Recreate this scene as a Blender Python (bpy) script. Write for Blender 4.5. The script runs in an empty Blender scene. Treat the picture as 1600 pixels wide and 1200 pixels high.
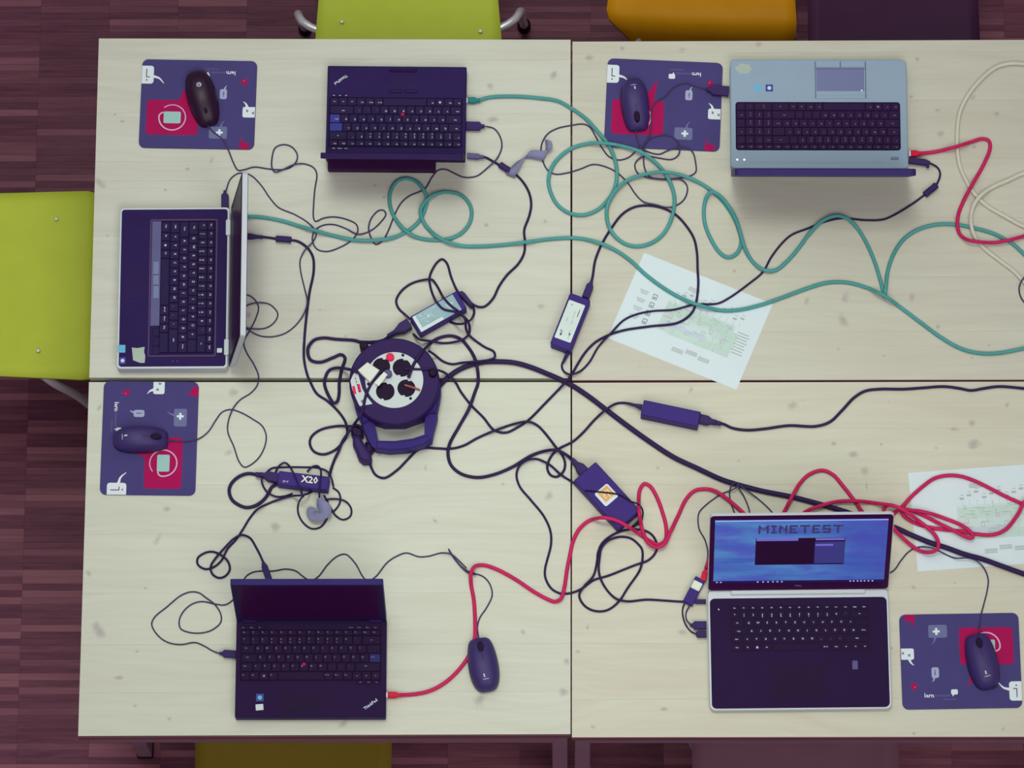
import bpy, math, random
import numpy as np
from mathutils import Matrix, Vector
random.seed(7)
S = bpy.context.scene
COL = S.collection

# ------------------------------------------------------------------ camera, light, exposure
T = 0.74                     # height of the table tops
F_PX = 7300.0                # focal length in pixels of the 1600 px wide frame
TILT = math.radians(15.86)
DIST = 9.67
CAM = np.array([0.11, -DIST*math.sin(TILT), T + DIST*math.cos(TILT)])
AIM = np.array([0.0, 0.0, T])
d_ = (AIM-CAM)/np.linalg.norm(AIM-CAM)
X_ = np.array([1.0, 0, 0]); r_ = X_-d_*X_.dot(d_); r_ /= np.linalg.norm(r_)
u_ = np.cross(r_, d_)
cam = bpy.data.cameras.new('camera'); camo = bpy.data.objects.new('camera', cam); COL.objects.link(camo)
cam.sensor_width = 36.0; cam.lens = F_PX*36/1600; cam.clip_end = 200
camo.matrix_world = Matrix(((r_[0], u_[0], -d_[0], CAM[0]), (r_[1], u_[1], -d_[1], CAM[1]), (r_[2], u_[2], -d_[2], CAM[2]), (0, 0, 0, 1)))
S.camera = camo

W = bpy.data.worlds.new('room_light'); S.world = W; W.use_nodes = True
bgn = W.node_tree.nodes['Background']
bgn.inputs[0].default_value = (0.68, 0.63, 0.70, 1); bgn.inputs[1].default_value = 0.27
def area(name, loc, aim, size, sizey, power, color):
    l = bpy.data.lights.new(name, 'AREA'); l.shape = 'RECTANGLE'; l.size = size; l.size_y = sizey
    l.energy = power; l.color = color
    o = bpy.data.objects.new(name, l); COL.objects.link(o); o.location = loc
    o.rotation_euler = (Vector(aim)-Vector(loc)).to_track_quat('-Z', 'Y').to_euler()
    return o
area('window_light', (-1.2, 2.9, 6.0), (0, 0, T), 6.5, 4.5, 75, (0.94, 1.0, 0.95))
sl = bpy.data.lights.new('vignette_spot', 'SPOT'); sl.energy = 1380; sl.shadow_soft_size = 1.3; sl.spot_size = math.radians(21); sl.spot_blend = 1.0; sl.color = (.95, 1.0, .90)  # unseen spot, added so the table centre is brighter than its corners
so = bpy.data.objects.new('vignette_spot', sl); COL.objects.link(so); so.location = (-.3, .75, 7.6)
so.rotation_euler = (Vector((0.06, -.02, T))-so.location).to_track_quat('-Z', 'Y').to_euler()
area('south_fill', (1.5, -5.0, 9.0), (0, 0, T), 6, 5, 330, (1.0, 0.94, 0.93))  # unseen fill from the south, added to lift the shadows behind the lids
S.view_settings.view_transform = 'Standard'; S.view_settings.look = 'None'
S.view_settings.gamma = 1; S.view_settings.use_curve_mapping = False
S.view_settings.exposure = 0.07

def P(px, py, z=T):
    """point of the horizontal plane at height z seen at photograph pixel (px, py)"""
    d = d_ + r_*(px-800)/F_PX - u_*(py-600)/F_PX
    k = (z-CAM[2])/d[2]
    return CAM + d*k
def PV(px, z):
    px = np.asarray(px, float)
    d = d_[None]+np.outer((px[:, 0]-800)/F_PX, r_)-np.outer((px[:, 1]-600)/F_PX, u_)
    k = (z-CAM[2])/d[:, 2]
    return CAM[None]+d*k[:, None]

# ------------------------------------------------------------------ materials
def lin(c):
    if isinstance(c, str): c = tuple(int(c[i:i+2], 16)/255 for i in (0, 2, 4))
    else: c = tuple(v/255 for v in c)
    return tuple(v/12.92 if v <= .04045 else ((v+.055)/1.055)**2.4 for v in c)+(1,)
MATS = {}
class NT:
    def __init__(s, m): s.t = m.node_tree; s.n = s.t.nodes; s.bsdf = s.n['Principled BSDF']
    def node(s, typ, **kw):
        n = s.n.new(typ)
        for k, v in kw.items(): setattr(n, k, v)
        return n
    def link(s, a, b): s.t.links.new(a, b)
    def val(s, inp, v):
        if isinstance(v, (int, float, tuple)): inp.default_value = v
        else: s.link(v, inp)
    def math(s, op, a, b=0.0, c=0.0):
        n = s.node('ShaderNodeMath', operation=op)
        for i, v in enumerate((a, b, c)): s.val(n.inputs[i], v)
        return n.outputs[0]
    def vmath(s, op, a, b=(0, 0, 0)):
        n = s.node('ShaderNodeVectorMath', operation=op)
        s.val(n.inputs[0], a); s.val(n.inputs[1], b)
        return n.outputs['Value'] if op in ('LENGTH', 'DISTANCE') else n.outputs[0]
    def mix(s, f, a, b):
        n = s.node('ShaderNodeMix', data_type='RGBA')
        s.val(n.inputs[0], f); s.val(n.inputs[6], a); s.val(n.inputs[7], b); return n.outputs[2]
    def noise(s, vec, scale, detail=3, rough=.5):
        n = s.node('ShaderNodeTexNoise'); s.link(vec, n.inputs['Vector']); n.inputs['Scale'].default_value = scale
        n.inputs['Detail'].default_value = detail; n.inputs['Roughness'].default_value = rough; return n.outputs[0]
    def maprange(s, v, a, b, c=0.0, d=1.0, smooth=False):
        n = s.node('ShaderNodeMapRange')
        if smooth: n.interpolation_type = 'SMOOTHSTEP'
        s.val(n.inputs[0], v)
        for i, x in enumerate((a, b, c, d)): s.val(n.inputs[i+1], x)
        return n.outputs[0]
    def pos(s): return s.node('ShaderNodeNewGeometry').outputs['Position']
    def bump(s, h, strength, dist=.001):
        b = s.node('ShaderNodeBump'); b.inputs['Strength'].default_value = strength; b.inputs['Distance'].default_value = dist
        s.link(h, b.inputs['Height']); s.link(b.outputs[0], s.bsdf.inputs['Normal'])
def mat(name, c=None, rough=.5, metal=0.0, grain=0.0, gscale=300, var=0.06, spec=.10, emit=0.0, coat=0.0):
    """plastic / metal / fabric with a little tone variation and fine relief"""
    if name in MATS: return MATS[name]
    m = bpy.data.materials.new(name); m.use_nodes = True; MATS[name] = m; t = NT(m); b = t.bsdf
    b.inputs['Roughness'].default_value = rough; b.inputs['Metallic'].default_value = metal
    b.inputs['Specular IOR Level'].default_value = spec; b.inputs['Coat Weight'].default_value = coat
    col = lin(c); p = t.pos()
    n = t.noise(p, 18, 4)
    k = t.maprange(n, .3, .7, 1-var, 1+var)
    vm = t.node('ShaderNodeVectorMath', operation='SCALE'); vm.inputs[0].default_value = col[:3]; t.link(k, vm.inputs['Scale'])
    t.link(vm.outputs[0], b.inputs['Base Color'])
    if emit:
        b.inputs['Emission Color'].default_value = col; b.inputs['Emission Strength'].default_value = emit
    if grain: t.bump(t.noise(p, gscale, 2), grain, .0006)
    return m
def wood_table(name, knots, base, dark):
    m = bpy.data.materials.new(name); m.use_nodes = True; t = NT(m); b = t.bsdf; MATS[name] = m
    b.inputs['Roughness'].default_value = .55; b.inputs['Specular IOR Level'].default_value = .3
    p = t.pos(); oi = t.node('ShaderNodeObjectInfo').outputs['Random']
    off = t.node('ShaderNodeCombineXYZ'); t.link(t.math('MULTIPLY', oi, 31.0), off.inputs[0]); t.link(t.math('MULTIPLY', oi, 17.0), off.inputs[1])
    q = t.vmath('ADD', p, off.outputs[0])
    warp = t.noise(q, 2.2, 2)
    st = t.vmath('MULTIPLY', q, (1.6, 26.0, 1.0))
    wv = t.node('ShaderNodeCombineXYZ'); t.link(t.math('MULTIPLY', warp, 3.5), wv.inputs[1])
    st = t.vmath('ADD', st, wv.outputs[0])
    g1 = t.noise(st, 2.2, 5, .6)
    g2 = t.noise(t.vmath('MULTIPLY', q, (6.0, 170.0, 1.0)), 1.0, 3)
    big = t.noise(q, 1.3, 2)
    tone = t.math('ADD', t.math('MULTIPLY', t.maprange(g1, .35, .72), .42), t.math('MULTIPLY', t.maprange(g2, .35, .75), .18))
    tone = t.math('ADD', tone, t.maprange(big, .35, .7, 0, .22))
    tone = t.math('ADD', tone, t.math('MULTIPLY', oi, .10))
    c = t.mix(tone, lin(base), lin(dark))
    acc = None
    kn = t.noise(p, 60, 3)
    for (x, y, r, ang, asp) in knots:
        w = P(x, y, T); v = t.vmath('SUBTRACT', p, (w[0], w[1], w[2]))
        mp = t.node('ShaderNodeMapping', vector_type='TEXTURE'); mp.inputs['Rotation'].default_value = (0, 0, ang)
        mp.inputs['Scale'].default_value = (r/755*asp, r/755, 1)
        t.link(v, mp.inputs[0])
        L = t.math('ADD', t.vmath('LENGTH', mp.outputs[0]), t.math('MULTIPLY', kn, 1.5))
        f = t.maprange(L, .7, 1.9, 1, 0, True)
        acc = f if acc is None else t.math('MAXIMUM', acc, f)
    c = t.mix(t.math('MULTIPLY', acc, .42), c, lin((128, 108, 120)))
    t.link(c, b.inputs['Base Color']); t.bump(g2, .12, .0004)
    return m
STRIP_L, STRIP_W = .1572, .0156
FX0, FY0 = P(64, 20, 0)[0], P(64, 20, 0)[1]
def parquet():
    m = bpy.data.materials.new('parquet'); m.use_nodes = True; t = NT(m); b = t.bsdf; MATS['parquet'] = m
    b.inputs['Roughness'].default_value = .55; b.inputs['Specular IOR Level'].default_value = .2
    p = t.pos(); s = t.node('ShaderNodeSeparateXYZ'); t.link(p, s.inputs[0])
    cx = t.math('FLOOR', t.math('DIVIDE', t.math('SUBTRACT', s.outputs[0], float(FX0)), STRIP_L))
    cy = t.math('FLOOR', t.math('DIVIDE', t.math('SUBTRACT', s.outputs[1], float(FY0)), STRIP_W))
    cb = t.node('ShaderNodeCombineXYZ'); t.link(cx, cb.inputs[0]); t.link(cy, cb.inputs[1])
    wn = t.node('ShaderNodeTexWhiteNoise', noise_dimensions='3D'); t.link(cb.outputs[0], wn.inputs['Vector'])
    off = t.vmath('MULTIPLY', wn.outputs['Color'], (9., 9., 0.))
    g = t.noise(t.vmath('MULTIPLY', t.vmath('ADD', p, off), (9., 95., 1.)), 1.0, 4, .6)
    v = t.math('ADD', t.math('MULTIPLY', t.math('POWER', wn.outputs['Value'], 2.2), .85), t.math('MULTIPLY', t.maprange(g, .3, .7), .35))
    c = t.mix(v, lin((82, 38, 60)), lin((138, 86, 100)))
    t.link(c, b.inputs['Base Color']); t.bump(g, .15, .0005)
    return m
parquet()

M = {}
def defm(key, *a, **k): M[key] = mat(key, *a, **k)
defm('black_plastic', (44, 26, 80), .55, grain=.25, gscale=500)
defm('black_key', (40, 26, 72), .5, grain=.1, var=.03)
defm('deck_black', (44, 27, 84), .6, grain=.2, gscale=700)
defm('dark_deck', (40, 18, 62), .6, grain=.2, gscale=700)
defm('darkkey', (36, 16, 54), .55, var=.03)
defm('well', (30, 14, 50), .7)
defm('hpkey', (46, 20, 66), .5, var=.03)
defm('screen_off', (62, 16, 70), .35, var=.02)
defm('lid_dark', (54, 42, 106), .45)
defm('blue_key', (62, 64, 150), .5)
defm('blue_key_dark', (46, 42, 104), .5)
defm('trackpoint', (190, 30, 80), .6)
defm('legend', (206, 200, 228), .6, var=0)
defm('legend_dim', (142, 128, 168), .6, var=0)
defm('logo_white', (205, 220, 235), .5, var=0)
defm('silver', (150, 172, 192), .5, var=.02)
defm('silver_pad', (114, 122, 160), .45, metal=.15, var=.02)
defm('silver_line', (96, 96, 140), .5)
defm('silver_edge', (200, 208, 214), .45, metal=.1, var=.02)
defm('button_grey', (98, 98, 142), .5)
defm('keyframe', (92, 70, 108), .5)
defm('mouse_black', (58, 42, 104), .52, spec=.4, var=.03)
defm('mouse_gloss', (42, 12, 44), .38, spec=.3, var=.03)
defm('mouse_dark', (42, 22, 56), .5)
defm('wheel', (34, 16, 48), .6)
defm('cable_black', (52, 36, 80), .5, var=.04)
defm('cable_thin', (74, 64, 102), .5, var=.04)
defm('cable_green', (84, 160, 158), .42, var=.08)
defm('cable_red', (204, 40, 98), .4, var=.08)
defm('cable_white', (214, 212, 196), .45, var=.03)
defm('plug_green', (40, 130, 130), .4)
defm('plug_red', (214, 24, 66), .4)
defm('plug_clear', (226, 226, 236), .15, var=0)
defm('plug_black', (60, 44, 98), .55)
defm('plug_grey', (98, 90, 136), .55)
defm('brick', (62, 44, 122), .5, grain=.2, gscale=600)
defm('brick_label', (150, 180, 190), .4, var=.12)
defm('paper', (218, 234, 238), .8, var=.015)
defm('paper_label', (214, 230, 224), .7)
defm('print_grey', (178, 188, 186), .8)
defm('print_dark', (120, 124, 140), .8)
defm('print_green', (196, 222, 212), .8)
defm('print_pale', (206, 226, 222), .8)
defm('print_pink', (214, 170, 200), .8)
defm('print_blue', (198, 212, 226), .8)
defm('cream', (236, 236, 206), .6)
defm('orange_print', (224, 176, 110), .6)
defm('pad', (76, 70, 124), .85, grain=.3, gscale=900, var=.04)
defm('pad_edge', (60, 50, 96), .85)
defm('pad_red', (172, 24, 88), .85, var=.03)
defm('pad_white', (222, 236, 240), .85, var=.02)
defm('pad_lilac', (214, 180, 214), .85, var=.02)
defm('pad_mint', (162, 204, 198), .85, var=.02)
defm('pad_grey', (112, 118, 158), .85, var=.02)
defm('pad_pale', (168, 176, 206), .85, var=.02)
defm('pad_dim', (104, 98, 146), .85, var=.02)
defm('pad_ink', (96, 20, 72), .85, var=0)
defm('reel_body', (54, 38, 116), .5, grain=.2, gscale=400)
defm('reel_drum', (50, 30, 86), .5, grain=.2, gscale=400)
defm('reel_face', (204, 216, 214), .45, var=.02)
defm('socket', (30, 8, 42), .5)
defm('red_button', (228, 30, 84), .35)
defm('white_plug', (224, 232, 220), .5, var=.02)
defm('rust', (168, 92, 92), .5)
defm('velcro', (134, 136, 170), .95, grain=.8, gscale=1200, var=.1)
defm('velcro_dark', (92, 78, 140), .95, grain=.8, gscale=1200, var=.1)
defm('sticker_cyan', (108, 186, 216), .4)
defm('sticker_blue', (60, 76, 158), .4)
defm('sticker_white', (206, 222, 222), .6)
defm('sticker_worn', (178, 194, 182), .7)
defm('chair_lime', (184, 198, 68), .5, var=.03)
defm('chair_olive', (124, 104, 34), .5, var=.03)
defm('chair_orange', (196, 136, 14), .45, var=.04)
defm('chair_dark', (66, 34, 64), .5, var=.04)
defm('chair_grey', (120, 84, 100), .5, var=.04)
defm('chrome', (225, 225, 232), .28, metal=.55, var=.02)
defm('steel_leg', (150, 116, 136), .45, metal=.2)
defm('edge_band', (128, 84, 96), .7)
defm('battery_black', (62, 26, 72), .6)
defm('screw_steel', (190, 194, 176), .4, metal=.3)
defm('rubber', (40, 18, 36), .7)
defm('taskbar', (34, 20, 70), .5, emit=.5)
defm('menu_dark', (36, 12, 44), .5, emit=.5)
defm('menu_panel', (52, 50, 112), .5, emit=.7)
defm('menu_light', (96, 88, 170), .5, emit=.8)
defm('title_dark', (52, 46, 92), .5, emit=.3)
defm('title_light', (84, 82, 124), .5, emit=.4)
defm('icon', (150, 160, 220), .5, emit=.9)
defm('led', (240, 230, 240), .4, emit=1.0)

# ------------------------------------------------------------------ mesh helpers
class MB:
    def __init__(s): s.v = []; s.f = []; s.smooth = False
    def add(s, v, f):
        o = len(s.v); s.v += [tuple(float(c) for c in p) for p in v]; s.f += [tuple(i+o for i in q) for q in f]; return s
def inset(o, e):
    n = len(o); a = np.array(o, float); out = []
    for i in range(n):
        p, c, q = a[i-1], a[i], a[(i+1) % n]
        d1 = c-p; d2 = q-c
        d1 = d1/(np.linalg.norm(d1)+1e-12); d2 = d2/(np.linalg.norm(d2)+1e-12)
        n1 = np.array([-d1[1], d1[0]]); n2 = np.array([-d2[1], d2[0]])
        b = n1+n2; L = np.linalg.norm(b)
        if L < 1e-6: b = n1; L = 1
        b = b/L; k = e/max(.35, b.dot(n1))
        out.append(c+b*k)
    return out
def ccw(o):
    a = np.array(o, float)
    A = np.sum(a[:, 0]*np.roll(a[:, 1], -1)-np.roll(a[:, 0], -1)*a[:, 1])
    return list(a if A > 0 else a[::-1])
def prism(mb, outline, z0, z1, ch=0.0):
    o = ccw(outline); n = len(o)
    rings = [[(p[0], p[1], z0) for p in o]]
    if ch > 0:
        rings.append([(p[0], p[1], z1-ch) for p in o]); rings.append([(p[0], p[1], z1) for p in inset(o, ch)])
    else: rings.append([(p[0], p[1], z1) for p in o])
    v = sum(rings, []); f = [tuple(range(n-1, -1, -1))]
    for k in range(len(rings)-1):
        for i in range(n): f.append((k*n+i, k*n+(i+1) % n, (k+1)*n+(i+1) % n, (k+1)*n+i))
    f.append(tuple(range((len(rings)-1)*n, len(rings)*n)))
    return mb.add(v, f)
def rrect(cx, cy, w, d, r=0.0, seg=4, rot=0.0):
    pts = []; r = min(r, w/2-1e-5, d/2-1e-5)
    for (sx, sy, a0) in ((1, 1, 0), (-1, 1, 90), (-1, -1, 180), (1, -1, 270)):
        if r <= 0: pts.append((sx*w/2, sy*d/2)); continue
        for k in range(seg+1):
            a = math.radians(a0+90*k/seg); pts.append((sx*(w/2-r)+r*math.cos(a), sy*(d/2-r)+r*math.sin(a)))
    c, s = math.cos(rot), math.sin(rot)
    return [(cx+x*c-y*s, cy+x*s+y*c) for x, y in pts]
def circ(cx, cy, r, n=24, ry=None):
    ry = ry or r
    return [(cx+r*math.cos(2*math.pi*k/n), cy+ry*math.sin(2*math.pi*k/n)) for k in range(n)]
def box(cx, cy, z0, z1, w, d, r=0.0, ch=0.0, rot=0.0, seg=3):
    return prism(MB(), rrect(cx, cy, w, d, r, seg, rot), z0, z1, ch)
def pxs(pts, z): return [tuple(P(x, y, z)[:2]) for x, y in pts]
def catmull(pts, step):
    p = np.array(pts, float)
    p = np.vstack([2*p[0]-p[1], p, 2*p[-1]-p[-2]]); out = []
    for i in range(1, len(p)-2):
        p0, p1, p2, p3 = p[i-1:i+3]
        L = np.linalg.norm(p2-p1)
        if L < 1e-9: continue
        n = max(1, int(round(L/step)))
        t0 = 0; t1 = t0+max(np.linalg.norm(p1-p0), 1e-6)**.5; t2 = t1+L**.5; t3 = t2+max(np.linalg.norm(p3-p2), 1e-6)**.5
        for k in range(n):
            t = t1+(t2-t1)*k/n
            A1 = (t1-t)/(t1-t0)*p0+(t-t0)/(t1-t0)*p1; A2 = (t2-t)/(t2-t1)*p1+(t-t1)/(t2-t1)*p2; A3 = (t3-t)/(t3-t2)*p2+(t-t2)/(t3-t2)*p3
            B1 = (t2-t)/(t2-t0)*A1+(t-t0)/(t2-t0)*A2; B2 = (t3-t)/(t3-t1)*A2+(t-t1)/(t3-t1)*A3
            out.append((t2-t)/(t2-t1)*B1+(t-t1)/(t2-t1)*B2)
    out.append(p[-2]); return np.array(out)
def tube(mb, path, r, n=8):
    p = np.array(path, float); m = len(p)
    t = np.gradient(p, axis=0); t /= np.linalg.norm(t, axis=1)[:, None]+1e-12
    up = np.array([0, 0, 1.0]); v = []
    rr = r if hasattr(r, '__len__') else [r]*m
    side = np.array([1.0, 0, 0])
    for i in range(m):
        s = np.cross(t[i], up)
        s = side if np.linalg.norm(s) < .15 else s/np.linalg.norm(s)
        if s.dot(side) < -.2 and abs(t[i][2]) > .8: s = -s
        s = s-t[i]*s.dot(t[i]); s /= np.linalg.norm(s); side = s
        u = np.cross(s, t[i])
        for k in range(n):
            a = 2*math.pi*k/n; v.append(p[i]+rr[i]*(math.cos(a)*s+math.sin(a)*u))
    f = [(i*n+k, i*n+(k+1) % n, (i+1)*n+(k+1) % n, (i+1)*n+k) for i in range(m-1) for k in range(n)]
    f.append(tuple(range(n-1, -1, -1))); f.append(tuple(range((m-1)*n, m*n)))
    mb.smooth = True
    return mb.add(v, f)
def ribbon(mb, pts, dirs, th=.0012):
    p = np.array(pts, float); d = np.array(dirs, float); m = len(p)
    t = np.gradient(p, axis=0); v = []
    for i in range(m):
        n = np.cross(t[i], d[i]); n = n/(np.linalg.norm(n)+1e-9)*th/2
        v += [p[i]-d[i]-n, p[i]+d[i]-n, p[i]+d[i]+n, p[i]-d[i]+n]
    f = [(i*4+k, i*4+(k+1) % 4, (i+1)*4+(k+1) % 4, (i+1)*4+k) for i in range(m-1) for k in range(4)]
    f += [(3, 2, 1, 0), tuple((m-1)*4+k for k in range(4))]
    mb.smooth = True
    return mb.add(v, f)
def xform(mb, Mx):
    mb.v = [tuple(Mx @ Vector(p)) for p in mb.v]; return mb
WM = {}      # object name -> world matrix, kept by hand
def build(name, mb, m, parent=None, world=False, matrix=None):
    if world and parent is not None: mb = xform(mb, WM[parent.name].inverted())
    me = bpy.data.meshes.new(name); me.from_pydata(mb.v, [], mb.f); me.update()
    if mb.smooth: me.polygons.foreach_set('use_smooth', [True]*len(me.polygons))
    for mm in (m if isinstance(m, list) else [m]): me.materials.append(mm)
    o = bpy.data.objects.new(name, me); COL.objects.link(o)
    if parent is not None: o.parent = parent
    if matrix is not None: o.matrix_local = matrix
    WM[o.name] = (WM[parent.name] if parent is not None else Matrix()) @ (matrix if matrix is not None else Matrix())
    return o
def tag(o, label=None, cat=None, group=None, kind=None):
    for k, v in (('label', label), ('category', cat), ('group', group), ('kind', kind)):
        if v: o[k] = v
    return o
def thing(name, label, cat, loc, rz=0.0, group=None):
    o = bpy.data.objects.new(name, None); o.empty_display_size = .02; COL.objects.link(o)
    o.location = [float(c) for c in loc]; o.rotation_euler = (0, 0, rz)
    WM[o.name] = Matrix.Translation(o.location) @ Matrix.Rotation(rz, 4, 'Z')
    return tag(o, label, cat, group)
GL = {}
def glyph(txt):
    if txt not in GL:
        c = bpy.data.curves.new('t', 'FONT'); c.body = txt; c.size = 1; c.resolution_u = 1; c.offset = .022; c.align_x = 'CENTER'; c.align_y = 'CENTER'
        o = bpy.data.objects.new('t', c); COL.objects.link(o)
        me = bpy.data.meshes.new_from_object(o.evaluated_get(bpy.context.evaluated_depsgraph_get()))
        GL[txt] = ([tuple(v.co) for v in me.vertices], [tuple(p.vertices) for p in me.polygons])
        bpy.data.objects.remove(o); bpy.data.curves.remove(c); bpy.data.meshes.remove(me)
    return GL[txt]
def text(mb, txt, x, y, z, size, rot=0.0, sx=1.0):
    v, f = glyph(txt); c, s = math.cos(rot), math.sin(rot)
    return mb.add([(x+(a*sx*c-b*s)*size, y+(a*sx*s+b*c)*size, z) for a, b, _ in v], f)

# ------------------------------------------------------------------ height field the cables are laid on
GX0, GY0, GS = -1.15, -.85, .002
GW, GH = int(2.4/GS), int(1.75/GS)
HF = np.full((GW, GH), T); OB = np.full((GW, GH), T)
def stamp_poly(grid, outline, z):
    o = np.array(ccw(outline)); a = ((o.min(0)-[GX0, GY0])/GS).astype(int)-1; b = ((o.max(0)-[GX0, GY0])/GS).astype(int)+2
    a = np.clip(a, 0, [GW-1, GH-1]); b = np.clip(b, 0, [GW-1, GH-1])
    xs = GX0+np.arange(a[0], b[0])*GS; ys = GY0+np.arange(a[1], b[1])*GS
    X, Y = np.meshgrid(xs, ys, indexing='ij'); ins = np.zeros(X.shape, bool); n = len(o)
    for i in range(n):
        x1, y1 = o[i]; x2, y2 = o[(i+1) % n]
        if y1 == y2: continue
        c = ((y1 > Y) != (y2 > Y)) & (X < (x2-x1)*(Y-y1)/(y2-y1)+x1); ins ^= c
    sub = grid[a[0]:b[0], a[1]:b[1]]; sub[ins] = np.maximum(sub[ins], z)
def disk(r):
    k = int(math.ceil(r/GS)); return [(i, j) for i in range(-k, k+1) for j in range(-k, k+1) if (i*i+j*j)*GS*GS <= r*r*1.1]
def drape(px, r, over=False, z0=None, z1=None, step=3.0, hold=.02):
    """lay a cable of radius r along photograph pixels px; returns world path, higher where it crosses others"""
    q = catmull(px, step); n = len(q)
    w = PV(q, np.full(n, T+r)); seg = np.r_[0, np.cumsum(np.linalg.norm(np.diff(w[:, :2], axis=0), axis=1))]
    dk = disk(r+.0012); z = np.zeros(n); lag = 4*r+.012; j = 0
    base = np.maximum(HF, OB) if over else HF
    own = {}
    for i in range(n):
        while seg[i]-seg[j] > lag:
            gx, gy = int(round((w[j, 0]-GX0)/GS)), int(round((w[j, 1]-GY0)/GS))
            for a, b in dk: own[(gx+a, gy+b)] = max(own.get((gx+a, gy+b), 0), z[j]+r)
            j += 1
        gx, gy = int(round((w[i, 0]-GX0)/GS)), int(round((w[i, 1]-GY0)/GS)); h = T
        for a, b in dk:
            x, y = gx+a, gy+b
            if 0 <= x < GW and 0 <= y < GH: h = max(h, base[x, y])
            if (x, y) in own: h = max(h, own[(x, y)])
        z[i] = h+r+.0002
        if i % 2 == 0:   # nudge to the true spot for this height
            w[i] = PV(q[i:i+1], z[i:i+1])[0]
    ds = seg[-1]/max(1, n-1); k = max(1, int((2.2*r+.006)/max(ds, 1e-6)))
    zp = np.pad(z, k, mode='edge'); zd = np.array([zp[i:i+2*k+1].max() for i in range(n)])
    zp = np.pad(zd, k, mode='edge'); ker = np.hanning(2*k+3)[1:-1]; ker /= ker.sum()
    zs = np.convolve(zp, ker, 'valid'); zs = np.maximum(zs, z-.0004) if k < 2 else zs
    for ze, s in ((z0, seg), (z1, seg[-1]-seg)):
        if ze is not None:
            f = np.clip(1-s/hold, 0, 1); f = f*f*(3-2*f); zs = zs*(1-f)+(T+ze)*f
    w = PV(q, zs)
    for i in range(n):
        gx, gy = int(round((w[i, 0]-GX0)/GS)), int(round((w[i, 1]-GY0)/GS))
        for a, b in dk:
            x, y = gx+a, gy+b
            if 0 <= x < GW and 0 <= y < GH: HF[x, y] = max(HF[x, y], zs[i]+r)
    return w
def cable(name, px, r, m, parent=None, n=8, **k):
    return build(name, tube(MB(), drape(px, r, **k), r, n), m, parent, world=parent is not None)
def plug(name, a, b, w, zc, h, m, parent, neck=.35, shoulder=.28, tip=None):
    """connector body from pixel a (cable side) to pixel b (socket side), w px wide"""
    a = np.array(a, float); b = np.array(b, float); d = b-a; L = np.linalg.norm(d); d /= L; s = np.array([-d[1], d[0]])
    prof = [(0, neck), (shoulder*.5, neck*1.1), (shoulder, 1), (1, 1)]
    o = [a+d*L*t+s*w/2*k for t, k in prof]+[a+d*L*t-s*w/2*k for t, k in reversed(prof)]
    mb = prism(MB(), pxs(o, T+zc), T+max(zc-h/2, .0004), T+zc+h/2, .0011)
    p = build(name, mb, m, parent, world=True)
    if tip:
        c = b-d*1.0; e = b+d*tip[0]; hw = w*tip[1]/2
        mb = prism(MB(), pxs([c+s*hw, e+s*hw, e-s*hw, c-s*hw], T+zc), T+max(zc-h*.3, .0006), T+zc+h*.3, .0003)
        build('connector_shell' if tip[2] is not M['plug_clear'] else 'contact_block', mb, tip[2], parent if name_depth(p) > 2 else p, world=True)
    return p
def name_depth(o):
    k = 0
    while o.parent is not None: o = o.parent; k += 1
    return k+1
def ribs(name, px, rs, zc, m, parent):
    """strain relief: short fat tube with rings along pixels"""
    q = catmull(px, 1.2); w = PV(q, np.full(len(q), T+zc)); n = len(w)
    rr = [rs[0]+(rs[1]-rs[0])*i/max(1, n-1)+(.0005 if (i//2) % 2 else 0) for i in range(n)]
    return build(name, tube(MB(), w, rr, 10), m, parent, world=True)

# ------------------------------------------------------------------ the floor
def floor():
    fm = MATS['parquet']
    fl = build('floor', box(0, 0, -.05, -.0012, 9, 9), fm); tag(fl, 'dark reddish parquet floor of short narrow strips', kind='structure')
    strips = []
    for ci in range(-3, 16):
        for ri in range(-135, 12):
            x = FX0+(ci+.5)*STRIP_L; y = FY0+(ri+.5)*STRIP_W
            v = np.array([x, y, 0])-CAM; k = v.dot(d_); px = 800+F_PX*v.dot(r_)/k; py = 600-F_PX*v.dot(u_)/k
            if px < -70 or px > 1670 or py < -12 or py > 1212: continue
            if px > 210 and 75 < py < 1130: continue
            strips.append((x, y, px, py, (max(0, min(1600, px+55)-max(0, px-55)))*(1 if (px < 130 or py < 58 or py > 1158) else .2)))
    strips.sort(key=lambda s: -s[4])
    me = None; rest = MB()
    for i, (x, y, px, py, a) in enumerate(strips):
        if i < 300:
            if me is None:
                o = build('parquet_strip', box(0, 0, -.012, 0, STRIP_L-.0003, STRIP_W-.00022, ch=.00012), fm, fl); me = o.data
            else:
                o = bpy.data.objects.new('parquet_strip', me); COL.objects.link(o); o.parent = fl
            o.location = (x, y, random.uniform(-.0003, .0002))
        else: prism(rest, rrect(x, y, STRIP_L-.0003, STRIP_W-.00022), -.012, random.uniform(-.0003, .0002), .00012)
    tag(build('parquet_strips', rest, fm, fl), kind='stuff')
floor()

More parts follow.
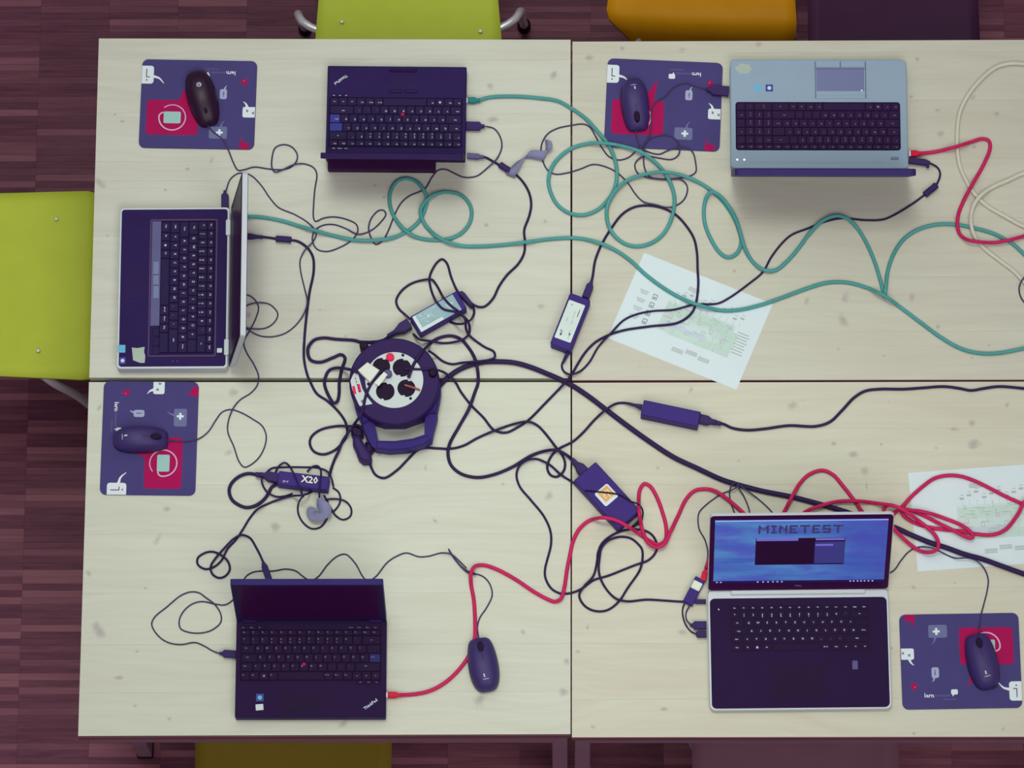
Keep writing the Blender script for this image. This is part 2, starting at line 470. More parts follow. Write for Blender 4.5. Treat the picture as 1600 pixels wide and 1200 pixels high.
# ------------------------------------------------------------------ tables
K_TL = [(179, 179, 3.5, 0, 1), (191, 190, 3, 0, 1.6), (331, 250, 5, 1.1, 1.6), (293, 264, 3, 0, 1.4), (258, 297, 3, 0, 1), (168, 368, 3, 0, 1), (766, 134, 7, 0, 1), (866, 117, 6, 1, 1.6), (770, 187, 6, 0, 1.7),
        (388, 492, 6, 0, 1), (760, 352, 4, 0, 1), (845, 478, 6, 0, 1.2), (852, 346, 5, .4, 1), (600, 308, 3, 0, 1), (500, 484, 2.5, 0, 1), (155, 286, 8, -.6, 1.6), (540, 525, 2.5, 0, 1), (586, 290, 3, 0, 1)]
K_TR = [(972, 76, 4, 0, 1), (1066, 78, 6, 0, 1.2), (1185, 70, 7, 0, 1), (1433, 92, 5, 0, 1), (1424, 151, 5, 0, 1), (1520, 153, 6, .8, 1.2), (1465, 172, 4, 0, 1.5), (1470, 209, 7.5, 0, 1), (1557, 178, 5, .3, 1.3), (1522, 230, 4, 1.2, 1.4),
        (920, 90, 6, 0, 1.5), (1320, 465, 8, 1.2, 1.6), (1317, 500, 8, -1, 1.8), (1425, 465, 6, 1.3, 1.6), (1261, 470, 5, 1.2, 1.6), (1545, 540, 3, 0, 1), (1382, 556, 2.5, 0, 1), (1519, 559, 3, 0, 1), (1465, 510, 5, 1, 1.4), (1147, 423, 4, 0, 1), (1000, 571, 2.5, 0, 1), (1310, 545, 3, 0, 1)]
K_BL = [(155, 637, 4, 1.0, 2), (366, 613, 9, 0, 1.2), (357, 708, 6, .5, 1.4), (261, 796, 5, 0, 1.4), (246, 843, 6, 1, 1.8), (431, 823, 9, 0, 1.1), (139, 896, 5, -1, 1.6), (155, 985, 9, -1, 2), (227, 919, 3, 0, 1.2), (214, 1018, 3, 0, 1.2),
        (185, 1059, 3.5, 0, 2.6), (211, 1103, 3, 0, 1.4), (265, 1123, 3.5, .8, 1.4), (537, 1130, 6, .6, 1.6), (858, 774, 7, 1.2, 1.5), (680, 814, 4, -.8, 1.5), (665, 731, 3, 1.4, 2), (750, 1092, 10, 1.0, 2), (885, 1033, 6, 0, 1), (882, 1081, 8, 0, 1.5), (593, 710, 3, 0, 1.3), (786, 756, 3, 0, 1.2), (817, 988, 4, -.8, 1.4)]
K_BR = [(1080, 608, 5, 1, 1.5), (1028, 731, 3.5, 0, 1), (1154, 720, 3, 0, 1), (1238, 634, 8, 0, 1.2), (1254, 625, 3, 0, 1), (1389, 628, 2.5, 0, 1), (1518, 661, 6, .8, 1.2), (1574, 633, 4, 1, 1.3), (1522, 695, 9, .5, 1.3), (1333, 710, 7, 0, 1.3),
        (1351, 736, 8, 0, 1.2), (1303, 693, 4, 0, 1.2), (1377, 694, 3, 0, 1), (1490, 671, 4, 0, 2.4), (1463, 700, 3, .7, 1), (903, 1018, 4, 0, 1.3), (918, 980, 3.5, 1.3, 1.6), (1066, 988, 6, 0, 1.7), (927, 1136, 4, -.4, 1.5), (1567, 1139, 4, 0, 1),
        (1428, 1146, 3.5, 0, 1), (1492, 911, 3.5, 0, 1), (1427, 918, 4, -.7, 1.4), (1038, 1108, 4, 0, 1.6), (1393, 1013, 3, 0, 1), (1354, 760, 3, 1.57, 3)]
def table(q, ys, km, label, rightcut, legs):
    TL, TR, BR, BL = [P(x, y, T) for x, y in q]
    c = (TL+TR+BR+BL)/4
    t = thing('wooden_table', label, 'table', (c[0], c[1], 0), group='pine tables pushed together')
    th = .026
    y0, y1 = q[0][1], q[3][1]
    for a, b in zip(ys[:-1], ys[1:]):
        fa, fb = (a-y0)/(y1-y0), (b-y0)/(y1-y0)
        A = TL+(BL-TL)*fa; B = TR+(BR-TR)*fa; Cc = TR+(BR-TR)*fb; D = TL+(BL-TL)*fb
        g = .00005
        o = [(D[0], D[1]+g), (Cc[0], Cc[1]+g), (B[0], B[1]-g), (A[0], A[1]-g)]
        build('board', prism(MB(), o, T-th, T, .00018), MATS[km], t, world=True)
    e = MB(); g = .0012
    prism(e, [(BL[0], BL[1]-g), (BR[0], BR[1]-g), (BR[0], BR[1]), (BL[0], BL[1])], T-th-.001, T-.0006); build('edge_band', e, M['edge_band'], t, world=True)  # thin brown strip: shade on the south edge face put in as colour
    # steel under-frame: aprons and legs
    i = .035
    x0, x1 = (TL[0]+BL[0])/2+i, (TR[0]+BR[0])/2-i; yt, yb = TL[1]-i, BL[1]+.012
    for (cx, cy, w, d) in (((x0+x1)/2, yt, x1-x0, .025), ((x0+x1)/2, yb+.004, x1-x0, .025), (x0, (yt+yb)/2, .025, yt-yb), (x1, (yt+yb)/2, .025, yt-yb)):
        build('apron', box(cx, cy, T-th-.05, T-th-.0002, w, d), M['steel_leg'], t, world=True)
    for (lx, ly) in ((BL[0]+(.07 if BL[0] < -.5 else .022), BL[1]+(.12 if BL[0] < -.5 else .02)), (BR[0]-.022, BR[1]+.02), (TL[0]+.022, TL[1]-.03), (TR[0]-.022, TR[1]-.03)):
        build('leg', box(lx, ly, .012, T-th-.001, .032, .032, r=.003), M['steel_leg'], t, world=True)
        build('foot_cap', box(lx, ly, 0.0005, .0118, .036, .036, r=.004), M['rubber'], t, world=True)
    return t
wood_table('pine_nw', K_TL, (212, 216, 201), (194, 193, 178))
wood_table('pine_ne', K_TR, (207, 209, 192), (191, 186, 169))
wood_table('pine_sw', K_BL, (214, 220, 203), (199, 199, 182))
wood_table('pine_se', K_BR, (212, 215, 196), (199, 191, 170))
table([(154.5, 60), (891.5, 62), (891, 590), (139.5, 589)], [60, 92, 178, 255, 285, 372, 462, 530, 590], 'pine_nw', 'pale pine table carrying the sideways laptop and the small upside-down black laptop', 0, 1)
table([(894.5, 65), (1652, 62), (1662, 593), (894, 594)], [65, 84, 160, 252, 345, 436, 520, 594], 'pine_ne', 'pale pine table under the silver laptop and white cable loops', 0, 1)
table([(139, 597), (891.5, 597), (891.5, 1148), (122, 1151)], [597, 668, 760, 838, 930, 1010, 1084, 1150], 'pine_sw', 'pale pine table under the open black laptop with the dark screen', 0, 1)
table([(894, 598), (1662, 596), (1676, 1151), (893.5, 1152)], [598, 672, 760, 846, 922, 1008, 1094, 1152], 'pine_se', 'pale pine table under the laptop with the lit blue screen', 0, 1)
for o in bpy.data.objects:
    pass

# ------------------------------------------------------------------ chairs
def chair(name, label, matkey, pxc, zc, facing, wf=.405, wb=.385, depth=.40, roll=.0, droop=.0, rear='B', ls=.85, screws=((-.145, -.11), (.145, -.09))):
    """seat shell chair; local +y points towards the front edge, origin under the seat centre"""
    c = P(pxc[0], pxc[1], zc); t = thing(name, label, 'chair', (c[0], c[1], 0), facing)
    sh = MB(); nu, nv = 15, 15; th = .011; top = []; bot = []
    for j in range(nv):
        v = j/(nv-1); y = -depth/2+depth*v
        w = wb+(wf-wb)*v
        for i in range(nu):
            u = i/(nu-1)*2-1
            edge = 1
            if v < .1: edge = .90+.1*math.sin(v/.1*math.pi/2)
            if v > .93: edge = .97+.03*math.cos((v-.93)/.07*math.pi/2)
            x = u*w/2*edge
            z = zc+.012*(u*u)-.010*math.exp(-((v-.4)/.25)**2)*(1-u*u)
            yy = y
            if roll and v > .72:
                k = (v-.72)/.28; z -= roll*(1-math.cos(k*math.pi/2)); yy = -depth/2+depth*.72+depth*.13*math.sin(k*math.pi/2)
                x *= 1-droop*max(0, min(1, k*1.6-.25))*(1 if u > 0 else .15)
            elif v > .9: z -= .010*((v-.9)/.1)**2
            top.append((x, yy, z))
    bot = [(x, y, z-th) for x, y, z in top]; n = nu*nv
    f = []
    for j in range(nv-1):
        for i in range(nu-1):
            a = j*nu+i; f.append((a, a+1, a+nu+1, a+nu)); f.append((n+a, n+a+nu, n+a+nu+1, n+a+1))
    rim = [i for i in range(nu)]+[j*nu+nu-1 for j in range(1, nv)]+[(nv-1)*nu+i for i in range(nu-2, -1, -1)]+[j*nu for j in range(nv-2, 0, -1)]
    for a, b in zip(rim, rim[1:]+rim[:1]): f.append((b, a, n+a, n+b))
    sh.add(top+bot, f); sh.smooth = True
    build('seat', sh, M[matkey], t)
    for (sx, sy) in screws:
        s = MB(); prism(s, circ(sx, sy, .0045, 12), zc-.006, zc+.0055+.012*(2*sx/wf)**2, .0012); build('screw', s, M['screw_steel'], t)
    # backrest: curved panel above and behind the rear edge
    bk = MB(); nu2, nv2 = 13, 9; top = []
    for j in range(nv2):
        v = j/(nv2-1); z = zc+.14+.24*v; hw = wb/2*(1-.10*v*v)
        for i in range(nu2):
            u = i/(nu2-1)*2-1; top.append((u*hw, -depth/2-.035-.05*v+.03*u*u, z))
    n = len(top); f = []
    for j in range(nv2-1):
        for i in range(nu2-1):
            a = j*nu2+i; f.append((a+1, a, a+nu2, a+nu2+1)); f.append((n+a, n+a+1, n+a+nu2+1, n+a+nu2))
    rim = [i for i in range(nu2)]+[j*nu2+nu2-1 for j in range(1, nv2)]+[(nv2-1)*nu2+i for i in range(nu2-2, -1, -1)]+[j*nu2 for j in range(nv2-2, 0, -1)]
    for a, b in zip(rim, rim[1:]+rim[:1]): f.append((a, b, n+b, n+a))
    bk.add(top+[(x, y-.010, z) for x, y, z in top], f); bk.smooth = True
    build('backrest', bk, M[matkey], t)
    # chrome tube frame: front legs sweep out beyond the seat edge, then down
    for s in (-1, 1):
        l = s*ls
        fl = catmull([(l*.12, .05, zc-.02), (l*.175, .07, zc-.024), (l*.198, .10, zc-.05), (l*.208, .15, .32), (l*.22, .23, .018)], .02)
        build('leg', tube(MB(), fl, .0095, 10), M['chrome'], t)
        build('foot_cap', prism(MB(), circ(l*.22, .23, .013, 14), .0005, .03, .004), M['rubber'], t)
        if rear == 'A': rl = [(s*.12, .15, zc-.02), (s*.195, .14, zc-.02), (s*.232, .118, zc-.022), (s*.243, .09, zc-.05), (s*.247, .04, .22), (s*.25, -.02, .018)]
        else: rl = [(l*.12, -.04, zc-.02), (l*.17, -.06, zc-.024), (l*.195, -.08, zc-.05), (l*.205, -.12, .24), (l*.215, -.18, .018)]
        build('leg', tube(MB(), catmull(rl, .02), .0095, 10), M['chrome'], t)
        build('foot_cap', prism(MB(), circ(rl[-1][0], rl[-1][1], .015, 14), .0005, .03, .004), M['rubber'], t)
        bp = catmull([(s*.12, -.10, zc-.02), (s*.13, -.19, zc-.015), (s*.13, -.232, zc+.03), (s*.13, -.243, zc+.16), (s*.13, -.262, zc+.24)], .02)
        build('back_support', tube(MB(), bp, .0085, 10), M['chrome'], t)
    return t
HALF = math.pi/2
chair('side_chair', 'lime green chair at the left edge of the tables with two screws showing', 'chair_lime', (8, 446), .45, -HALF-.01, wf=.425, wb=.395, ls=1.0, screws=((-.148, .105), (.148, .078)))
chair('side_chair', 'lime green chair pushed under the pine table behind the small black laptop', 'chair_lime', (638, -52), .45, math.pi+.012, wf=.41, wb=.35, depth=.40, rear='A', ls=.9, screws=((.145, .13), (-.157, .156)))
chair('side_chair', 'amber orange chair with a drooping front lip beside the dark chair', 'chair_orange', (1098, -28), .46, math.pi-.05, wf=.435, wb=.36, depth=.36, roll=.15, droop=.36, ls=.66, screws=())
chair('side_chair', 'dark brown chair next to the orange chair behind the silver laptop', 'chair_dark', (1394, -45), .455, math.pi, wf=.375, wb=.36, screws=())
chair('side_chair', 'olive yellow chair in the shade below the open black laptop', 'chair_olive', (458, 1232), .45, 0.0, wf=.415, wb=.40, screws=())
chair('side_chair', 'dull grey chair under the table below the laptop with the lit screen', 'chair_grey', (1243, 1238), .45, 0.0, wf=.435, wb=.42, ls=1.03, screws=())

# ------------------------------------------------------------------ printed sheets
def fit(q, z):
    """rectangle through four photograph corners FL, FR, BR, BL at height z -> centre, angle, width, depth"""
    a = [P(x, y, z)[:2] for x, y in q]; c = sum(a)/4
    e = (a[1]-a[0]+a[2]-a[3])/2; g = (a[3]-a[0]+a[2]-a[1])/2
    return c, math.atan2(e[1], e[0]), float(np.linalg.norm(e)), float(np.linalg.norm(g))
def loc_of(o, px, py, z):
    return WM[o.name].inverted() @ Vector([float(c) for c in P(px, py, z)])
def sheet(q, label, z, draw):
    c, a, w, h = fit(q, z)
    t = thing('printed_sheet', label, 'paper', (c[0], c[1], T), a, 'printed diagram sheets')
    build('sheet', box(0, 0, z-T-.0003, z-T, w, h), M['paper'], t)
    acc = {}
    cnt = [0]
    def R(k, x, y, ww, hh, rot=0):
        cnt[0] += 1
        prism(acc.setdefault(k, MB()), rrect((x-.5)*w, (y-.5)*h, ww*w, hh*h, 0, 1, rot), z-T-.0001, z-T+.00008+cnt[0]*.000004)
    draw(R, w, h, acc, z-T)
    for k, mb in acc.items(): tag(build('diagram_print', mb, M[k], t), kind='stuff')
    stamp_poly(HF, pxs(q, z), z)
    return t
def diagram(R, w, h, acc, z, legend=True, dark=False):
    rnd = random.Random(5)
    R('print_pale', .56, .46, .52, .34); R('print_green', .55, .55, .50, .11); R('print_green', .62, .33, .46, .10); R('print_blue', .50, .38, .3, .05)
    R('print_green', .80, .47, .12, .18)
    for k in range(26):
        R('print_grey', rnd.uniform(.33, .80), rnd.uniform(.30, .62), rnd.uniform(.02, .07), .006)
        R('print_grey', rnd.uniform(.33, .80), rnd.uniform(.30, .62), .003, rnd.uniform(.02, .07))
    for k in range(9):
        x, y = .36+.052*k, .47+.05*math.sin(k*2.1); kk = ('print_pink', 'print_grey', 'print_grey', 'print_blue')[k % 4]
        for (dx, dy, a, b) in ((0, .02, .022, .004), (0, -.02, .022, .004), (.011, 0, .003, .042), (-.011, 0, .003, .042)): R(kk, x+dx, y+dy, a, b)
    for k in range(11):
        x = .34+.05*k; R('print_grey', x, .70+.03*(k % 3), .03, .02); R('print_grey', x+.004, .735+.03*(k % 3), .024, .006); R('print_grey', x, .655, .002, .05)
    for (x, y) in ((.44, .84), (.70, .18), (.60, .20), (.50, .17)):
        for j in range(3): R('print_grey', x, y-.016*j, .085, .008)
    for k in range(8): R('print_grey', .89+.01*(k % 2), .58-.032*k, .085, .009)
    if legend:
        for k in range(4):
            y = .60-.095*k; x = .20
            for (dx, dy, a, b) in ((0, .025, .03, .006), (0, -.025, .03, .006), (.015, 0, .004, .05), (-.015, 0, .004, .05)): R('print_dark', x, y+0, a*.9, b) if dx == 0 and dy > 9 else R('print_dark', x+dx, y+dy, a, b)
            R('print_dark', x, y-.008, .012, .012)
            for j in range(3): R('print_grey', .115, y+.022-.016*j, .07-.012*j, .006)
sheet([(1152, 608), (952, 531), (1003, 392), (1206, 476)][1:2]+[(1152, 608), (1206, 476), (1003, 392)], 'white sheet with a pale diagram under the crossing green and black cables', T+.0006,
      lambda R, w, h, acc, z: diagram(R, w, h, acc, z))
sheet([(1436, 893), (1668, 876), (1652, 722), (1417, 739)], 'white sheet with a pale green diagram under the tangled red cable', T+.0006,
      lambda R, w, h, acc, z: diagram(R, w, h, acc, z, legend=False))

# ------------------------------------------------------------------ mouse pads
def tail(mb, pts, w0, w1, z0, z1):
    p = catmull(pts, .003); n = len(p); t = np.gradient(p, axis=0); t /= np.linalg.norm(t, axis=1)[:, None]; L = []; R = []
    for i in range(n):
        w = (w0+(w1-w0)*i/(n-1))/2; s = np.array([-t[i][1], t[i][0]])*w; L.append(p[i]+s); R.append(p[i]-s)
    v = [(a[0], a[1], z) for z in (z0, z1) for a in L]+[(a[0], a[1], z) for z in (z0, z1) for a in R]
    f = []
    for i in range(n-1):
        f.append((n+i, n+i+1, 3*n+i+1, 3*n+i)); f.append((i, i+1, n+i+1, n+i)); f.append((2*n+i+1, 2*n+i, 3*n+i, 3*n+i+1))
    return mb.add(v, f)
PW, PH, PZ = .243, .197, .0032
def make_pad():
    t = thing('mouse_pad', 'mouse pad', 'mouse pad', (0, 0, T), 0, 'slate blue mouse pads with speech bubbles')
    build('mat', box(0, 0, .0002, PZ, PW, PH, r=.013, ch=.0005, seg=6), M['pad'], t)
    def L(x, y): return ((x-60)/1390-.5)*PW, (.5-(y-80)/1085)*PH
    k = PW/1390; z0, z1 = PZ-.0002, PZ+.00018
    def bub(m, x0, y0, x1, y1, r=18, tl=None, dz=0, name='printed_bubble', sq=None):
        a, b = L(x0, y0), L(x1, y1); mb = MB()
        prism(mb, rrect((a[0]+b[0])/2, (a[1]+b[1])/2, abs(b[0]-a[0]), abs(b[1]-a[1]), r*k, 4), z0, z1+dz)
        if sq is not None: prism(mb, rrect(a[0]+(r*k if sq == 0 else b[0]-a[0]-r*k), (a[1]+b[1])/2, 2*r*k, abs(b[1]-a[1])), z0, z1+dz-.00001)
        if tl: tail(mb, [L(*q) for q in tl[0]], tl[1]*k, tl[2]*k, z0, z1+dz)
        return build(name, mb, M[m], t)
    bub('pad_red', 122, 84, 240, 158, 4, ([(215, 158), (212, 188), (200, 222)], 40, 4))
    b = bub('pad_grey', 393, 205, 610, 352, 20, ([(470, 350), (455, 395), (425, 432)], 26, 4))
    a = L(485, 280); mb = box(a[0], a[1], z0, z1+.0001, 82*k, 26*k); mb2 = MB(); prism(mb, rrect(a[0], a[1], 26*k, 82*k), z0, z1+.00012); build('plus_sign', mb, M['pad_white'], b)
    b = bub('pad_white', 66, 470, 215, 598, 22, ([(160, 592), (178, 635), (212, 664)], 34, 6), sq=0)
    mb = MB(); a = L(88, 520); text(mb, '»', a[0], a[1], z1+.0002, .0105); a = L(160, 545); text(mb, '«', a[0], a[1], z1+.0002, .0105); build('quote_marks', mb, M['pad_ink'], b)
    b = bub('pad_pale', 412, 690, 498, 812, 24, ([(440, 808), (434, 835), (416, 856)], 26, 4))
    mb = MB(); a = L(452, 750); text(mb, 'i', a[0], a[1], z1+.0002, .017); build('letter_mark', mb, M['pad_dim'], b)
    a = L(204, 900); b = build('printed_bubble', prism(MB(), circ(a[0], a[1], 38*k, 20), z0, z1), M['pad_red'], t)
    tail(mb := MB(), [L(190, 930), L(205, 960)], 30*k, 4*k, z0, z1-.00002); build('bubble_tail', mb, M['pad_red'], b)
    mb = MB(); a = L(212, 905); text(mb, ',', a[0], a[1]+.001, z1+.0001, .009); build('comma_mark', mb, M['pad_lilac'], b)
    mb = MB(); a = L(374, 1012); text(mb, 'lern', a[0], a[1], z1, .0125); build('lettering', mb, M['pad_white'], t)
    mb = MB(); a = L(528, 1012); text(mb, 'momente', a[0], a[1], z1, .0086); build('lettering', mb, M['pad_dim'], t)
    mb = MB(); a = L(615, 1055); text(mb, 'lernmedien', a[0], a[1], z1, .0062); build('lettering', mb, M['pad_dim'], t)
    bub('pad_white', 630, 945, 708, 1004, 16, ([(655, 1000), (652, 1012), (644, 1024)], 26, 4))
    rd = bub('pad_red', 748, 242, 1372, 668, 44, ([(930, 660), (900, 770), (840, 910)], 130, 12))
    c = L(1060, 455); R = 160*k
    arc = [(c[0]+R*math.cos(math.radians(a)), c[1]+R*math.sin(math.radians(a))) for a in range(-50, -358, -8)]+[(c[0]+R*.99, c[1]-R*.13), (c[0]+R*.90, c[1]-R*.28), (c[0]+R*.74, c[1]-R*.37), (c[0]+R*.60, c[1]-R*.38)]
    mb = MB(); tail(mb, arc, 11*k, 18*k, z0, z1+.0001); build('spiral_line', mb, M['pad_lilac'], rd)
    build('mint_block', prism(MB(), rrect(c[0], c[1]+0*k, 205*k, 148*k, 18*k, 4), z0, z1+.00014), M['pad_mint'], rd)
    b = bub('pad_white', 1305, 865, 1449, 1085, 34, ([(1310, 955), (1240, 935), (1178, 872)], 34, 8), sq=1)
    mb = MB(); a = L(1392, 995); prism(mb, rrect(a[0], a[1], 10*k, 105*k), z0, z1+.0002); a = L(1373, 947); prism(mb, rrect(a[0], a[1], 44*k, 10*k), z0, z1+.00021); a = L(1388, 910); prism(mb, circ(a[0], a[1], 9*k, 12), z0, z1+.0002)
    build('letter_mark', mb, M['pad_ink'], b)
    return t
def copy_tree(o, parent=None):
    c = o.copy(); COL.objects.link(c)
    if parent is not None: c.parent = parent
    for ch in list(o.children): copy_tree(ch, c)
    return c
pad0 = make_pad()
PADS = [([(218, 228), (397, 231), (401, 98), (222, 95)], math.pi, 'slate blue mouse pad under the glossy black mouse with the ring logo'),
        ([(947, 226), (1121, 234), (1128, 101), (951, 94)], math.pi, 'slate blue mouse pad beside the silver laptop with a cord across it'),
        ([(158, 771), (302, 772), (309, 599), (165, 597)], -HALF, 'slate blue mouse pad turned sideways by the table seam'),
        ([(1412, 1105), (1597, 1103), (1590, 960), (1405, 964)], 0.0, 'slate blue upright mouse pad right of the laptop with the lit screen')]
src = pad0; kids = None
for i, (q, ang, lab) in enumerate(PADS):
    z = T+PZ; c, a, w, h = fit(q, z)
    o = pad0 if i == 0 else copy_tree(pad0)
    o.location = (c[0], c[1], T); o.rotation_euler = (0, 0, a+ang); o['label'] = lab
    stamp_poly(HF, pxs(q, z), z)

# ------------------------------------------------------------------ laptops
Rfn = [('Esc', 1), ('F1', 1), ('F2', 1), ('F3', 1), ('F4', 1), ('F5', 1), ('F6', 1), ('F7', 1), ('F8', 1), ('F9', 1), ('F10', 1), ('F11', 1), ('F12', 1), ('Einfg', 1), ('Entf', 1)]
Rnum = [('^', 1)]+[(c, 1) for c in '1234567890ß´']+[('←', 2)]
Rq = [('Tab', 1.5)]+[(c, 1) for c in 'QWERTZUIOPÜ+']+[('', 1.5)]
Ra = [('Caps', 1.8)]+[(c, 1) for c in 'ASDFGHJKLÖÄ#']+[('Enter', 1.2)]
Rz = [('Shift', 1.3), ('<', 1)]+[(c, 1) for c in 'YXCVBNM,.-']+[('Shift', 2.7)]
def space(n, arrows=True):
    r = [('Fn', 1), ('Strg', 1), ('Win', 1), ('Alt', 1), ('', 5), ('Alt Gr', 1), ('Menü', 1), ('Strg', 1)]
    return r+([('←', 1), ('↓', 1), ('→', 1)] if arrows else [('', 1), ('', 1), ('', 1)])
class Laptop: pass
def laptop(label, q, hb, m_base, m_deck, corner, rim=0.0, taper=0.0):
    """q: front-left, front-right, back-right, back-left corners of the deck as the user sees them"""
    L = Laptop(); z = T+hb; c, a, w, d = fit(q, z); L.w, L.d, L.h = w, d, hb
    L.o = t = thing('laptop', label, 'laptop', (c[0], c[1], T), a, 'laptops round the cable reel')
    build('base', box(0, 0, .0015, hb, w, d, r=corner, ch=.0015, seg=6), m_base, t)
    if m_deck is not None:
        build('palm_rest', box(0, 0, hb-.001, hb+.0004, w-2*rim, d-2*rim, r=max(corner-rim*.6, .002), ch=.0003, seg=6), m_deck, t)
    for sx in (-1, 1):
        for sy in (-1, 1): build('rubber_foot', box(sx*(w/2-.02), sy*(d/2-.02), 0.0002, .0016, .012, .008, r=.003), M['rubber'], t)
    L.top = hb+.0004
    return L
def at(L, px, py, z=None): v = loc_of(L.o, px, py, T+(L.top if z is None else z)); return v.x, v.y
def keyboard(L, c0, c1, rows, heights, m_key, m_well, m_leg, legsize=.0056, gap=.0016, blue=None, kh=.0014, frame=None, corner=.003, leg_at=(-.18, .16), extra=None, skipleg=()):
    """c0, c1: photograph pixels of the keyboard's front-left and back-right corners"""
    x0, y0 = at(L, *c0); x1, y1 = at(L, *c1); z = L.top; pad = .0035
    kb = build('keyboard', box((x0+x1)/2, (y0+y1)/2, z-.0006, z+.0002, x1-x0+pad, y1-y0+pad, r=corner), m_well, L.o)
    if frame is not None:
        fm = MB(); g = .0035
        for (cx, cy, ww, dd) in (((x0+x1)/2, y1+g, x1-x0+3*g, g), ((x0+x1)/2, y0-g, x1-x0+3*g, g), (x0-g, (y0+y1)/2, g, y1-y0+3*g), (x1+g, (y0+y1)/2, g, y1-y0+3*g)):
            prism(fm, rrect(cx, cy, ww, dd, .001, 2), z-.0004, z+.001, .0003)
        build('keyboard_frame', fm, frame, L.o)
    H = sum(heights); y = y1; lg = MB(); cache = {}
    def key(cx, cy, w, d, m, lab):
        kk = (round(w, 4), round(d, 4), m.name)
        if kk not in cache: cache[kk] = build('key', prism(MB(), rrect(0, 0, w, d, .0014, 2), 0, kh, .0007), m, kb); o = cache[kk]
        else: o = cache[kk].copy(); COL.objects.link(o)
        o.location = (cx, cy, z+.0002)
        if lab:
            s = legsize*(.62 if len(lab) > 2 else (.72 if len(lab) == 2 else 1))
            zz = z+.0002+kh+.0001
            if lab == 'Win': prism(lg, rrect(cx, cy, .0042, .0042), zz-.0001, zz+.0001)
            elif lab == '←' or lab == '→' or lab == '↓': prism(lg, rrect(cx, cy, .0034, .0012), zz-.0001, zz+.0001)
            else: text(lg, lab, cx+leg_at[0]*min(w, .017), cy+leg_at[1]*d, zz, s)
            if len(lab) == 1 and lab.isdigit() and d > .01: text(lg, '!"§$%&/()='['1234567890'.index(lab)], cx+leg_at[0]*min(w, .017), cy-.25*d, zz, s*.8)
    for ri, (row, h) in enumerate(zip(rows, heights)):
        dd = (y1-y0)*h/H; tot = sum(k[1] for k in row); x = x0
        for ki, (lab, ku) in enumerate(row):
            ww = (x1-x0)*ku/tot; m = m_key
            if blue and (ri, ki) in blue: m = blue[(ri, ki)]
            if lab != '~': key(x+ww/2, y-dd/2, ww-gap, dd-gap, m, lab)
            x += ww
        y -= dd
    if extra: extra(key, x0, y0, x1, y1)
    build('key_legends', lg, m_leg, kb)
    return kb
def lid(L, lean, length, th, m, hinge_back=0.0, z=None, corner=.006, w=None, bezel=None, screen=None, side=.012, top=.012, bot=.02, screen_mat=None, wshift=0.0, mback=None):
    """lid leaning back by lean degrees from upright"""
    w = w or L.w; z = L.h if z is None else z; a = math.radians(90-lean)
    Mx = Matrix.Translation((wshift, L.d/2-hinge_back, z)) @ Matrix.Rotation(a, 4, 'X')
    o = build('lid', box(0, length/2, -th, 0, w, length, r=corner, ch=.001, seg=5), m, L.o, matrix=Mx)
    if mback: build('lid_back', box(0, length/2, -th-.0012, -th+.0002, w-.004, length-.004, r=corner, seg=5), mback, o)
    if bezel: build('bezel', box(0, length/2, -.0004, .0008, w-.003, length-.003, r=corner, seg=5), bezel, o)
    s = build('screen', box(0, bot+(length-bot-top)/2, .0002, .0012, w-2*side, length-bot-top, r=.001), screen_mat or M['screen_off'], L.o, matrix=Mx)
    L.lid = o; L.lm = Mx; L.sw, L.sh, L.sb = w-2*side, length-bot-top, bot
    return o, s

# 1: small black laptop at the top, user to the north
L = L1 = laptop('small black laptop seen upside down with its lid edge-on, green network cable in its side', [(728, 104), (511, 103), (509.5, 245), (728, 248)], .030, M['black_plastic'], M['deck_black'], .003, rim=.0015)
def ext1(key, x0, y0, x1, y1):
    for i in range(3): key(x1-.0078-.0128*i, y0-.0048, .0115, .0078, M['black_key'], ('→', '↓', '←')[i])
    for i in range(3): key(x1-.0078-.0128*i, y1+.0046, .0115, .0068, M['black_key'], ('Entf', 'Druck', 'Pos1')[i])
keyboard(L, (722, 154.5), (514, 228.5), [[(l, 1) for l, _ in Rfn], Rnum, Rq, Ra, Rz, space(0)], [.72, 1, 1, 1, 1, .92], M['black_key'], M['well'], M['legend'], blue={(2, 13): M['blue_key'], (3, 13): M['blue_key']}, extra=ext1, leg_at=(-.2, .1))
x, y = at(L, 629, 179.5); build('pointing_stick', prism(MB(), circ(x, y, .0038, 14), L.top, L.top+.0035, .001), M['trackpoint'], L.o)
x, y = at(L, 630, 129); t1 = build('touchpad', box(x, y, L.top-.0002, L.top+.0004, .058, .031, r=.001), M['black_plastic'], L.o)
x, y = at(L, 630, 110.5); build('touchpad_button', box(x, y, L.top, L.top+.0022, .058, .0065, r=.002, ch=.001), M['dark_deck'], L.o)
for dx in (-1, 1):
    x, y = at(L, 630+dx*12, 143); build('touchpad_button', box(x, y, L.top, L.top+.0022, .027, .0068, r=.002, ch=.001), M['black_key'], L.o)
x, y = at(L, 532.5, 124.5); mb = MB(); text(mb, 'ThinkPad', x, y, L.top+.0003, .0086, rot=math.radians(37)); build('logo', mb, M['logo_white'], L.o)
build('battery', box(*[(a+b)/2 for a, b in zip(at(L, 510, 254, .02), at(L, 683, 257, .02))], .004, .024, .226, .030, r=.003, ch=.002), M['battery_black'], L.o)
lid(L, 18.3, .192, .012, M['black_plastic'], hinge_back=.010, z=.026, corner=.003)
for dx in (-.10, .10): build('hinge', box(dx, L.d/2-.008, L.top-.004, L.top+.004, .022, .012, r=.003, ch=.001), M['black_plastic'], L.o)

